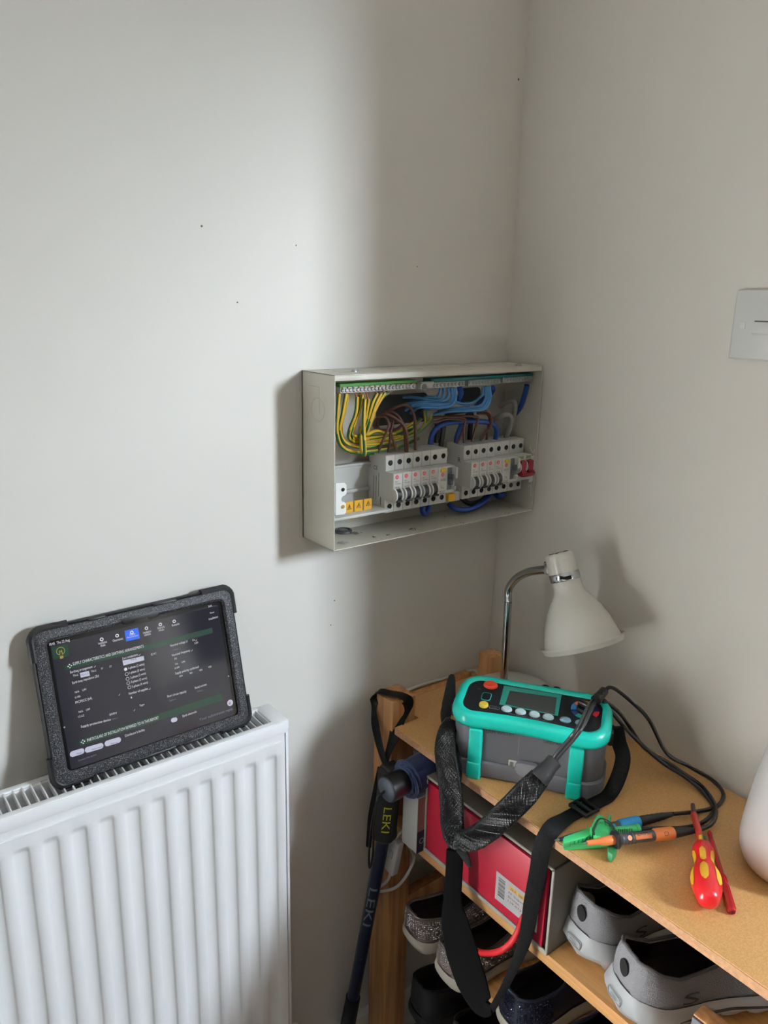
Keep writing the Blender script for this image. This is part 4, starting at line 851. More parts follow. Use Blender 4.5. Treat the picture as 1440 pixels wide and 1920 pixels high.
# ------------------------------------------------------------------ leads and probes on the board
ZB = SZ1
leadA = [kend+kd*.01, TM @ kp(1146, 1306, .014), pX(1184, 1316, -.07), pX(1217, 1350, -.055), pX(1250, 1412, -.045), pX(1294, 1438, -.03), pZ(1337, 1464, ZB+.007), pZ(1356, 1487, ZB+.004), pZ(1350, 1507, ZB+.003), pZ(1330, 1517, ZB+.004), pZ(1295, 1523, ZB+.006), pZ(1262, 1526, ZB+.009)]
leadB = [kend+V((.004, .002, -.006)), pX(1160, 1335, -.10), pX(1180, 1362, -.085), pX(1208, 1402, -.06), pX(1250, 1428, -.05), pZ(1282, 1450, ZB+.012), pZ(1316, 1474, ZB+.005), pZ(1337, 1502, ZB+.008), pZ(1342, 1525, ZB+.008), pZ(1334, 1545, ZB+.010), pZ(1312, 1556, ZB+.014)]
leadC = [kend+V((.002, -.004, -.008)), pX(1168, 1360, -.10), pX(1205, 1398, -.075), pX(1245, 1432, -.06), pZ(1292, 1462, ZB+.008), pZ(1322, 1490, ZB+.004), pZ(1338, 1518, ZB+.003), pZ(1318, 1542, ZB+.004), pZ(1280, 1552, ZB+.004), pZ(1235, 1553, ZB+.005), pZ(1195, 1556, ZB+.008)]
boot = mat('strain_black', '#151516', .5)
def along(mb, a, b, prof, n=24):
    mb.lathe(prof, a, (V(b)-V(a)), n)
# orange probe (lies over the clip)
oa, ob = pZ(1096, 1581, ZB+.021), pZ(1312, 1556, ZB+.014); od = (ob-oa).normalized()
def at_px(u): # point of the axis nearest to pixel column u
    best = None
    for k in range(401):
        p = oa+(ob-oa)*(k/400); d = p-CAM; uu = 720+FPX*d.dot(rt)/d.dot(fw)
        if best is None or abs(uu-u) < best[0]: best = (abs(uu-u), (p-oa).length)
    return best[1]
op = thing('test_probe', 'orange and grey test probe lying across the green clip', 'probe', oa, None, 'test probes on the board')
l = [at_px(u) for u in (1096, 1101, 1124, 1127, 1150, 1156, 1225, 1262, 1300)]
org = mat('probe_orange', '#e58248', .4); pgr = mat('probe_grey', '#47484c', .45)
mb = MB(); along(mb, oa, ob, [(.0006, -.002), (.0012, 0), (.0014, l[1])]); build('tip', mb, zinc, op)
mb = MB(); along(mb, oa, ob, [(.0028, l[1]), (.0032, l[1]+.001), (.0036, l[2]), (.0046, l[3]), (.0056, l[4]-.006), (.0056, l[4]), (.004, l[4]+.004)]); build('nose', mb, org, op)
mb = MB(); along(mb, oa, ob, [(.004, l[4]), (.0105, l[4]+.001), (.0112, l[4]+.004), (.0095, l[5]+.002), (.0062, l[5]+.003)]); build('finger_guard', mb, mat('guard_black', '#1b1b1e', .4), op)
pr = [(.0062, l[5])]
for k in range(5): x = l[5]+.004+.0045*k; pr += [(.0066, x), (.0070, x+.0012), (.0064, x+.003)]
pr += [(.0066, l[6]-.012), (.0064, l[6])]
mb = MB(); along(mb, oa, ob, pr); build('barrel', mb, pgr, op)
mb = MB(); along(mb, oa, ob, [(.0066, l[6]), (.0078, l[6]+.002), (.0078, l[7]-.002), (.0070, l[7])]); sl_ = build('collar', mb, org, op)
pr = [(.0066, l[7])]
for k in range(7): x = l[7]+(l[8]-l[7])*k/7; pr += [(.0066-.0004*k, x+.0005), (.0060-.0004*k, x+.003)]
mb = MB(); along(mb, oa, ob, pr+[(.003, l[8]+.006)]); build('strain_relief', mb, boot, op)
vd = (CAM-oa).normalized(); upv = (vd-od*vd.dot(od)).normalized()
mb = MB(); m0 = oa+od*(l[5]+.033)+upv*.0066; so_ = od.cross(upv); R = M((od, so_, upv)).transposed(); mb.box(m0, (.022, .006, .001), R, .0004); mb.cyl(oa+od*(l[5]+.014)+upv*.0064, oa+od*(l[5]+.014)+upv*.0072, .003, n=14); lab = build('grip_label', mb, org, op)
mb = MB(); text(mb, 'CAT III', m0-od*.009-so_*.0015+upv*.0004, m0+od*.009-so_*.0015+upv*.0004, (0, 0, 1)); build('label_print', mb, ink, lab, smooth=0)
mb = MB(); c0 = oa+od*(l[6]+.012)+upv*.0078; mb.tube([c0+od*.003+so_*.002, c0-od*.001+so_*.002, c0-od*.001-so_*.002, c0+od*.003-so_*.002], .0003, 4, 0); mb.tube([c0+od*.004+so_*.002, c0+od*.004-so_*.002], .0003, 4, 0); build('collar_print', mb, ink, sl_)
mb = MB(); mb.tube(leadB, .0027, 8, 8); build('cable', mb, cbm, op, smooth=80)
# blue probe
ba, bb = pZ(1040, 1576, ZB+.006), pZ(1262, 1526, ZB+.009); bd_ = (bb-ba).normalized()
oa_, ob_ = oa, ob; oa, ob = ba, bb
l = [at_px(u) for u in (1040, 1048, 1100, 1130, 1150, 1160, 1198, 1215, 1250)]; oa, ob = oa_, ob_
bp_ = thing('test_probe', 'blue and black test probe lying under the green clip', 'probe', ba, None, 'test probes on the board')
blu = mat('probe_blue', '#2492d8', .4)
mb = MB(); along(mb, ba, bb, [(.0006, 0), (.0013, .001), (.0013, l[1])]); build('tip', mb, zinc, bp_)
mb = MB(); along(mb, ba, bb, [(.002, l[1]), (.003, l[1]+.01), (.0052, l[2]), (.0058, l[3])]); build('nose', mb, mat('probe_dark_blue', '#17324c', .4), bp_)
mb = MB(); along(mb, ba, bb, [(.006, l[3]), (.0066, l[3]+.002), (.0064, l[5])]); build('barrel', mb, pgr, bp_)
mb = MB(); along(mb, ba, bb, [(.0066, l[5]), (.0076, l[5]+.002), (.0078, l[6]-.002), (.007, l[6])]); build('collar', mb, blu, bp_)
c0 = ba+bd_*(l[4]-.003); up2 = ((CAM-c0).normalized()); up2 = (up2-bd_*up2.dot(bd_)).normalized()
mb = MB(); mb.cyl(c0+up2*.005, c0+up2*.0072, .004, n=16); build('grip_label', mb, blu, bp_)
pr = [(.0068, l[6])]
for k in range(6): x = l[6]+(l[8]-l[6])*k/6; pr += [(.0068-.0004*k, x+.0005), (.0062-.0004*k, x+.003)]
mb = MB(); along(mb, ba, bb, pr+[(.003, l[8]+.008)]); build('strain_relief', mb, boot, bp_)
mb = MB(); mb.tube(leadA, .0027, 8, 8); build('cable', mb, cbm, bp_, smooth=80)
# green crocodile clip
ga, gb = pZ(1056, 1584, ZB+.008), pZ(1195, 1553, ZB+.009); gd = (gb-ga).normalized(); gs = gd.cross(V((0, 0, 1))).normalized(); gu = V((0, 0, 1))
cg = thing('crocodile_clip', 'green plastic crocodile clip with open jaws on the board edge', 'clip', ga)
gre = mat('clip_green', '#46c479', .4); greD = mat('clip_green_dark', '#257a4a', .45)
RG = M((gd, -gs, gu)).transposed().to_4x4(); GT = M.Translation(ga) @ RG   # x along clip, y away from camera side
def gpx(u, v, z): q = GT.inverted() @ pZ(u, v, ZB+.008+z); return (q.x, q.y)
mb = MB(GT); mb.prism([gpx(*q, .004) for q in ((1055, 1576), (1058, 1571), (1108, 1553), (1117, 1562), (1100, 1571), (1057, 1583))], -.002, .006, None, .001); build('upper_jaw', mb, gre, cg)
mb = MB(GT); mb.prism([gpx(*q, -.003) for q in ((1057, 1583), (1110, 1584), (1160, 1580), (1160, 1584), (1110, 1587), (1058, 1589))], -.0065, .000, None, .001); build('lower_jaw', mb, gre, cg)
mb = MB(GT)
for k in range(6): mb.prism([(.006+.006*k, -.001), (.009+.006*k, -.001), (.0075+.006*k, -.0035)], -.002, .004)
build('jaw_teeth', mb, greD, cg)
mb = MB(GT); mb.prism([gpx(*q, .010) for q in ((1112, 1553), (1122, 1539), (1136, 1543), (1149, 1556), (1152, 1566), (1140, 1571), (1118, 1569), (1113, 1562))], -.004, .011, None, .0015); build('pivot_body', mb, gre, cg)
mb = MB(GT); q = [gpx(*k, .012) for k in ((1113, 1566), (1113, 1556), (1123, 1539), (1136, 1541), (1147, 1550), (1153, 1563))]; mb.tube([V((x, y, .013)) for x, y in q], .0018, 6, 4); build('guard_band', mb, mat('clip_band', '#1b3a2a', .5), cg)
mb = MB(GT); mb.prism([gpx(*q, .016) for q in ((1107, 1549), (1120, 1524), (1133, 1528), (1134, 1540), (1122, 1537), (1111, 1554))], -.002, .014, None, .0015); mb.prism([gpx(*q, .016) for q in ((1135, 1541), (1143, 1521), (1147, 1524), (1138, 1543))], .004, .012, None, .0008); build('thumb_lever', mb, gre, cg)
mb = MB(GT); mb.prism([gpx(*q, .002) for q in ((1139, 1590), (1143, 1585), (1156, 1584), (1157, 1594), (1148, 1606), (1140, 1600))], -.007, .004, None, .0015); build('lower_lever', mb, greD, cg)
mb = MB(); along(mb, pZ(1145, 1561, ZB+.010), pZ(1196, 1556, ZB+.009), [(.0062, 0), (.0066, .003), (.0064, .033), (.0072, .034), (.0072, .038), (.004, .039)]); build('socket_sleeve', mb, gre, cg)
mb = MB(); p0 = pZ(1160, 1558, ZB+.017); e_ = pZ(1188, 1556, ZB+.0165)-p0
[mb.box(p0+e_*(k/8), (.0008, .0008, .004 if k % 3 else .0055)) for k in range(8)]; build('sleeve_print', mb, greD, cg, smooth=0)
mb = MB(); mb.tube(leadC, .0027, 8, 8); build('cable', mb, cbm, cg, smooth=80)

# ------------------------------------------------------------------ screwdrivers
ha, hb = pZ(1317, 1584, ZB+.018), pZ(1329, 1694, ZB+.017); hd_ = (hb-ha).normalized(); HLn = (hb-ha).length
sd1 = thing('screwdriver', 'red and yellow insulated screwdriver with bulbous handle on the board', 'screwdriver', ha)
redp = mat('handle_red', '#c3161f', .3, coat=.2); yelp = mat('handle_yellow', '#d9a62a', .45)
hp = [(r, f*HLn) for r, f in ((.007, 0), (.010, .035), (.0124, .11), (.0126, .18), (.0110, .29), (.0106, .36), (.0125, .45), (.0155, .56), (.0166, .66), (.0160, .76), (.0140, .86), (.0125, .92), (.0105, .965), (.0065, .995), (.001, 1.005))]
mb = MB(); mb.lathe(hp, ha, hd_, 40); build('handle', mb, redp, sd1, smooth=60)
def hr(z):
    for (r0, z0), (r1, z1) in zip(hp, hp[1:]):
        if z0 <= z <= z1: return r0+(r1-r0)*(z-z0)/(z1-z0)
    return .01
hx = hd_.orthogonal().normalized(); hv = (CAM-ha).normalized(); hv = (hv-hd_*hv.dot(hd_)).normalized(); hs = hd_.cross(hv)
for (z0, z1, hw_) in ((.20*HLn, .44*HLn, .30), (.49*HLn, .80*HLn, .27)):
    for k in range(6):
        a0 = 2*pi*k/6+.05
        mb = MB(); rings = []
        for i in range(9):
            z = z0+(z1-z0)*i/8; f_ = math.sqrt(max(0.02, 1-(2*i/8-1)**4)); r = hr(z)+.0006
            rings.append([ha+hd_*z+(hv*math.cos(a0+hw_*f_*q)+hs*math.sin(a0+hw_*f_*q))*r for q in (-1, -.5, 0, .5, 1)])
        mb.loft(rings, False); build('soft_inlay', mb, yelp, sd1, smooth=60)
sa = pZ(1301, 1527, ZB+.0165); st = pZ(1299, 1509, ZB+.0165)
mb = MB(); mb.tube([ha+hd_*.001, sa], .0042, 12, 0); build('insulated_shaft', mb, mat('shaft_red', '#a52b22', .4), sd1)
mb = MB(); mb.tube([sa, sa.lerp(st, .5), st], [.0034, .003, .0028], 10, 0); build('blade', mb, mat('blade_dark', '#3a302c', .4, .6), sd1)
g0, g1 = ha-hd_*.013, ha+hd_*.001
mb = MB(); mb.tube([g0, g1], .0046, 14, 0, stripe=(0, 1, 2, 3, 4)); build('ferrule', mb, E2, sd1)
mb = MB(); ta, tb = pZ(1330, 1560, ZB+.006), pZ(1373, 1710, ZB+.005); sd2 = thing('screwdriver', 'slim translucent red screwdriver lying beside the bulbous red and yellow one', 'screwdriver', tb)
L2 = (tb-ta).length
slim = mat('slim_red', '#a31420', .25, coat=.3)
mb.lathe([(.0022, 0), (.0028, .002), (.0030, L2*.55), (.0046, L2*.6), (.0048, L2*.66), (.0040, L2*.68), (.0048, L2*.72), (.0050, L2*.98), (.0038, L2)], ta, (tb-ta), 6); build('handle', mb, slim, sd2, smooth=20)
mb = MB(); mb.lathe([(.0024, L2*.995), (.0024, L2*1.004)], ta, (tb-ta), 12); build('end_cap', mb, mat('slim_dark', '#5c0c12', .4), sd2)

# ------------------------------------------------------------------ white rounded vase at the right edge
vc = V((-.082, -.598, ZB))
mb = MB(); vp = [(.030, 0), (.050, .002), (.060, .008), (.0645, .018), (.066, .032), (.0645, .055), (.059, .10), (.053, .140), (.048, .168), (.042, .180), (.030, .185), (.020, .1855), (.020, .180), (.028, .176), (.040, .15), (.055, .04), (.04, .006), (.001, .006)]
mb.lathe(vp, vc, (0, 0, 1), 56, True, True); tag(build('vase', mb, mat('vase_white', '#dcdadb', .35), smooth=60), 'rounded white vase on the rack top cut off at the right edge', 'vase')

# ------------------------------------------------------------------ red shoe box in its grey sleeve
sb = thing('shoe_box', 'red shoe box in a grey sleeve with a white barcode label', 'box', (-.15, -.28, SZ2))
X0, Y0, Y1, Z0_, Z1_ = -.277, -.157, -.402, SZ2+.0008, .676
slv = mat('sleeve_grey', '#6f6c64', .6); slw = mat('sleeve_edge', '#b9b7b0', .55); rd = mat('box_red', '#a3162f', .42)
mb = MB(); t = .003; mb.b2((X0, Y1, Z0_), (-.03, Y1+t, Z1_), .0008, 1); mb.b2((X0, Y0-t, Z0_), (-.03, Y0, Z1_), .0008, 1); mb.b2((X0, Y1, Z1_-t), (-.03, Y0, Z1_), .0008, 1); mb.b2((X0, Y1, Z0_), (-.03, Y0, Z0_+t), .0008, 1); build('sleeve', mb, slv, sb)
mb = MB(); mb.b2((X0-.0012, Y1, Z0_), (X0+.001, Y1+t*1.2, Z1_), .0006, 1); mb.b2((X0-.0012, Y0-t*1.2, Z0_), (X0+.001, Y0, Z1_), .0006, 1); mb.b2((X0-.0012, Y1, Z1_-t*1.2), (X0+.001, Y0, Z1_), .0006, 1); mb.b2((X0-.0015, Y1, Z0_), (X0+.001, Y0, Z0_+t*2), .0006, 1); build('sleeve_edge', mb, slw, sb)
mb = MB(); mb.b2((X0-.001, Y1+.009, Z0_+.007), (-.04, Y0-.005, Z1_-.009), .0015); build('drawer', mb, rd, sb)
mb = MB(); mb.b2((X0+.004, Y1+.0035, Z0_+.004), (-.05, Y0-.0035, Z1_-.0035)); build('gap', mb, holem, sb)
q = [pX(928, 1634, X0-.0016), pX(1010, 1693, X0-.0016), pX(1006, 1751, X0-.0016), pX(930, 1685, X0-.0016)]
yl_, yr_ = (q[0].y+q[3].y)/2, (q[1].y+q[2].y)/2; zt_, zb_ = (q[0].z+q[1].z)/2, (q[2].z+q[3].z)/2
mb = MB(); mb.b2((X0-.0014, yr_, zb_), (X0-.0008, yl_, zt_)); lb_ = build('label', mb, mat('label_white', '#d9d9dc', .5), sb)
xx = X0-.0015; mb = MB(); z_ = zt_-.006
for k, (a_, g_) in enumerate(((.0012, .001), (.0006, .001), (.0016, .001), (.0006, .0014), (.001, .0008), (.0018, .001), (.0006, .0008), (.0006, .0012), (.0014, .0009), (.0008, .0008), (.0006, .0012), (.0018, .0008), (.0012, .001), (.0022, .001))):
    mb.b2((xx, yl_-.005, z_), (xx+.0001, yl_-.017, z_-a_)); z_ -= a_+g_
for (t_, dy, dz, wd, h) in (('FF Superlight', .024, .019, .040, .0035), ('Bronze', .024, .0255, .019, .0035), ('119-012', .024, .032, .024, .0035), ('36 4', .027, .011, .009, .0028), ('US 6', .042, .011, .011, .0028)):
    text(mb, t_, (xx, yl_-dy, zt_-dz), (xx, yl_-dy-wd, zt_-dz), (0, 0, 1), h, .0001)
build('label_print', mb, ink, lb_, smooth=0)
mb = MB()
for k in range(3): mb.b2((xx-.00002, yl_-.024-.016*k, zt_-.0125), (xx+.0001, yl_-.0392-.016*k, zt_-.006))
build('size_box', mb, mat('label_gold', '#d6a850', .5), lb_, smooth=0)
for (t_, dy, wd) in (('36 4', .027, .009), ('US 6', .043, .010)):
    mb = MB(); text(mb, t_, (xx-.0001, yl_-dy, zt_-.0108), (xx-.0001, yl_-dy-wd, zt_-.0108), (0, 0, 1), .0028, .0001); build('size_print', mb, ink, lb_, smooth=0)
# ------------------------------------------------------------------ white card box beside it
wbx = thing('card_box', 'narrow white card box with dark printed side between pole and red box', 'box', (-.2, -.14, SZ2))
mb = MB(); mb.b2((-.292, -.157, SZ2+.0005), (-.08, -.122, .641), .0008, 1); build('carton', mb, mat('card_white', '#cbcbc9', .55), wbx)
mb = MB(); mb.b2((-.2918, -.1576, SZ2+.001), (-.081, -.157, .640)); build('print_panel', mb, mat('card_pink', '#8d6f69', .5), wbx)
mb = MB(); mb.b2((-.2918, -.1579, SZ2+.001), (-.081, -.1576, SZ2+.038)); build('print_band', mb, mat('card_navy', '#1f2740', .5), wbx)
mb = MB(); mb.b2((-.276, -.1579, SZ2+.052), (-.10, -.1576, SZ2+.088)); build('print_block', mb, mat('card_teal', '#2c3c42', .5), wbx)
mb = MB(); text(mb, 'OR', (-.288, -.158, SZ2+.016), (-.269, -.158, SZ2+.016), (0, 0, 1), .010); build('print_text', mb, mat('print_pale', '#a7abb4', .5), wbx, smooth=0)

# ------------------------------------------------------------------ folded umbrella
um = thing('umbrella', 'folded navy umbrella with black handle lying under the rack top', 'umbrella', (-.33, -.136, .668))
u0 = V((-.338, -.138, .664)); u1 = V((-.10, -.125, .668)); ud = (u1-u0).normalized()
navy = mat('umbrella_navy', '#152a58', .6, sheen=.3, bump=(60, .3)); ublk = mat('umbrella_black', '#101013', .4)
mb = MB(); mb.lathe([(.0165, 0), (.0195, .002), (.0200, .014), (.0185, .034), (.0165, .038)], u0, ud, 32); build('handle', mb, ublk, um)
mb = MB(); mb.lathe([(.001, -.0022), (.014, -.002), (.0178, .0005), (.0178, .002)], u0, ud, 32); build('end_disc', mb, mat('disc_grey', '#4d5562', .4), um)
rng = random.Random(11); rings = []; un = ud.orthogonal().normalized(); uq = ud.cross(un)
for i in range(13):
    z = .034+.17*i/12; base = .021+.006*math.sin(min(1, i/5)*pi/2); R_ = []
    for k in range(48):
        a_ = 2*pi*k/48+.12*i/12; r = base*(1+.13*abs(math.sin(4*a_+.5*math.sin(i)))-.05*math.sin(13*a_+i)); r = min(r, .0275)
        R_.append(u0+ud*z+(un*math.cos(a_)+uq*math.sin(a_))*r)
    rings.append(R_)
mb = MB(); mb.loft(rings, True, True, True); build('canopy', mb, navy, um, smooth=60)
for k in range(5):
    a0 = 2*pi*k/5+.4; pts = []
    for i in range(16):
        a_ = a0+i*.22; r = .0215+.004*(i/15); pts.append(u0+ud*(.035+.006*i/15+.004*k/5)+(un*math.cos(a_)+uq*math.sin(a_))*r)
    mb = MB(); mb.ribbon(pts, [.003, .008, .011, .008], .0012, face=ud, smooth=2); build('canopy_fold', mb, navy, um, smooth=60)
mb = MB(); pts = [u0+ud*.085+(un*math.cos(a_)+uq*math.sin(a_))*.0275 for a_ in [2*pi*k/24 for k in range(24)]]; mb.tube(pts, .0012, 5, 0, closed=True); build('closing_band', mb, ublk, um)
mb = MB(); mb.tube([u0-ud*.002, u0-ud*.012+V((0, .004, -.008)), pX(706, 1505, -.345), pX(697, 1545, -.343), pX(692, 1600, -.34), pX(693, 1627, -.34), pX(699, 1600, -.341), pX(701, 1545, -.343), pX(710, 1500, -.347), u0-ud*.003], .0017, 7, 8); build('wrist_cord', mb, ublk, um, smooth=80)

# ------------------------------------------------------------------ trekking pole hung by its strap over the post
tk = thing('trekking_pole', 'dark blue trekking pole with black lettered grip hanging from the post', 'trekking pole', pX(655, 1919, -.318))
g_top, g_bot = pX(733, 1447, -.300), pX(719, 1570, -.306); gdv = (g_bot-g_top).normalized(); GL = (g_bot-g_top).length
foam = mat('grip_foam', '#131316', .75)
mb = MB(); mb.lathe([(.004, -.012), (.016, -.008), (.0205, .0), (.0195, .012), (.0180, .03), (.0182, GL*.5), (.0188, GL*.82), (.0205, GL*.94), (.016, GL), (.009, GL+.002)], g_top, gdv, 32); grip = build('grip', mb, foam, tk, smooth=60)
sh0, sh1 = g_bot-gdv*.002, pX(654, 1912, -.318); sdv = (sh1-sh0).normalized()
mb = MB(); mb.cyl(sh0, sh0+sdv*((sh1-sh0).length*.86), .0105, .0105, 24); shaft = build('shaft', mb, mat('pole_blue', '#0c1533', .3, coat=.3), tk)
tip = sh1+sdv*(sh1.z/abs(sdv.z)*.93)
mb = MB(); mb.cyl(sh0+sdv*((sh1-sh0).length*.86), sh1+sdv*.03, .0125, .0135, 24); build('shaft_joint', mb, foam, tk)
mb = MB(); mb.cyl(sh1+sdv*.02, tip, .0085, .006, 20); build('lower_shaft', mb, MATS['pole_blue'], tk)
vv = (CAM-g_top).normalized()
def fine(me):
    b = bmesh.new(); b.from_mesh(me); bmesh.ops.triangulate(b, faces=b.faces[:])
    for _ in range(4):
        es = [e for e in b.edges if e.calc_length() > .12]
        if not es: break
        bmesh.ops.subdivide_edges(b, edges=es, cuts=1); bmesh.ops.triangulate(b, faces=b.faces[:])
    m2 = bpy.data.meshes.new('fine'); b.to_mesh(m2); b.free(); return m2
def cyl_text(t_, a0, d, r, z0, z1, size, m_, par, lean=.1):
    """lettering wrapped round a cylinder, reading down the axis"""
    vv_ = (CAM-(a0+d*z0)).normalized(); n_ = (vv_-d*vv_.dot(d)).normalized(); s_ = -(rt-d*rt.dot(d)-n_*rt.dot(n_)).normalized(); me, x0, x1, y0, y1 = text_mesh(t_); me = fine(me); mb = MB(); vs_ = []
    for v_ in me.vertices:
        fx = (v_.co.x-x0)/(x1-x0); yy = (v_.co.y/.7-.5)*size; ang = yy/r+lean; p = a0+d*(z0+(z1-z0)*fx)+(n_*math.cos(ang)+(-s_)*math.sin(ang))*(r+.0009); vs_.append(mb.v(p))
    for p in me.polygons: mb.f([vs_[i] for i in p.vertices])
    return build('lettering', mb, m_, par, smooth=0, norm=False)
cyl_text('LEKI', g_top, gdv, .0190, GL*.42, GL*.80, .012, mat('leki_yellow', '#c5c022', .5), grip, .1)
Ls = (sh1-sh0).length
cyl_text('LEKI', sh0, sdv, .0105, Ls*.235, Ls*.43, .013, mat('leki_grey', '#7c8496', .5), shaft, .0)
cyl_text('~ s ~', sh0, sdv, .0105, Ls*.56, Ls*.66, .006, mat('pole_gold', '#4d4731', .5), shaft, .2)
nst = V((-.274, -.045, .752))
stw = mat('strap_flat_black', '#09090a', .6, spec=.25)
f1 = [pX(722, 1432, -.303), pX(711, 1395, -.294), pX(703, 1355, -.283), V((SX-.004, -.026, .725)), V((SX-.002, -.030, .7545)), V((-.262, -.046, .7558)), V((-.250, -.066, .7555)), V((-.247, -.072, .745)), pX(749, 1340, -.256), pX(741, 1375, -.272), pX(730, 1405, -.287), pX(722, 1432, -.301)]
sds = [V((.1, -1, .2)), V((.1, -1, .2)), V((.05, -1, 0)), V((.0, -1, 0)), V((.9, .4, 0)), V((.9, .4, 0)), V((.9, .4, 0)), V((.9, -.4, 0)), V((.5, -.8, .1)), V((.3, -1, .2)), V((.1, -1, .2)), V((.1, -1, .2))]
mb = MB(); mb.ribbon(f1, [.010, .014, .016, .012, .018, .018, .018, .02, .026, .022, .014, .010], .0018, sides=sds); build('wrist_strap', mb, stw, tk)
mb = MB(); mb.ribbon([pX(715, 1440, -.306), pX(706, 1480, -.312), pX(696, 1530, -.316), pX(691, 1588, -.316)], [.012, .011, .010, .009], .0018, face=(-.8, -.6, .2)); build('strap_end', mb, stw, tk)
mb = MB(); mb.box(g_top-gdv*.006, (.026, .024, .012), None, .004, 3); build('strap_clamp', mb, ublk, tk)

# ------------------------------------------------------------------ red cord and sandal
mb = MB(); pc = [pX(996, 1704, -.279), pX(979, 1724, -.284), pX(972, 1745, -.294), pX(958, 1768, -.302), pX(936, 1784, -.308), pX(908, 1787, -.303), pX(884, 1778, -.294), pX(866, 1760, -.288), pX(846, 1736, -.284)]; Pc = catmull(pc, 14); mb.tube(Pc, [.0040+.0005*(i % 2) for i in range(len(Pc))], 9, 0)
tag(build('cord', mb, mat('cord_red', '#b3141e', .55), smooth=80), 'red braided cord looped under the shoe box behind the strap', 'cord')
sn = thing('sandal', 'red and black sandal lying on the red shoe box under the rack top', 'sandal', (-.18, -.27, Z1_))
mb = MB(); mb.prism([(-.235+.2*a_, -.235-.11*a_+s_) for a_, s_ in ((0, 0), (.3, .03), (.7, .03), (1, 0), (1, -.05), (.7, -.07), (.3, -.065), (0, -.045))][::-1], Z1_+.0005, Z1_+.009, None, .002); build('sole', mb, mat('sandal_black', '#141415', .6), sn)
for (x, y) in ((-.225, -.25), (-.15, -.30)):
    mb = MB(); pts = [V((x-.01+.02*k/8, y+.045-.09*k/8, Z1_+.008+.017*math.sin(pi*k/8))) for k in range(9)]; mb.ribbon(pts, .028, .002, face=(0, 0, 1), smooth=3); build('strap', mb, rd, sn)

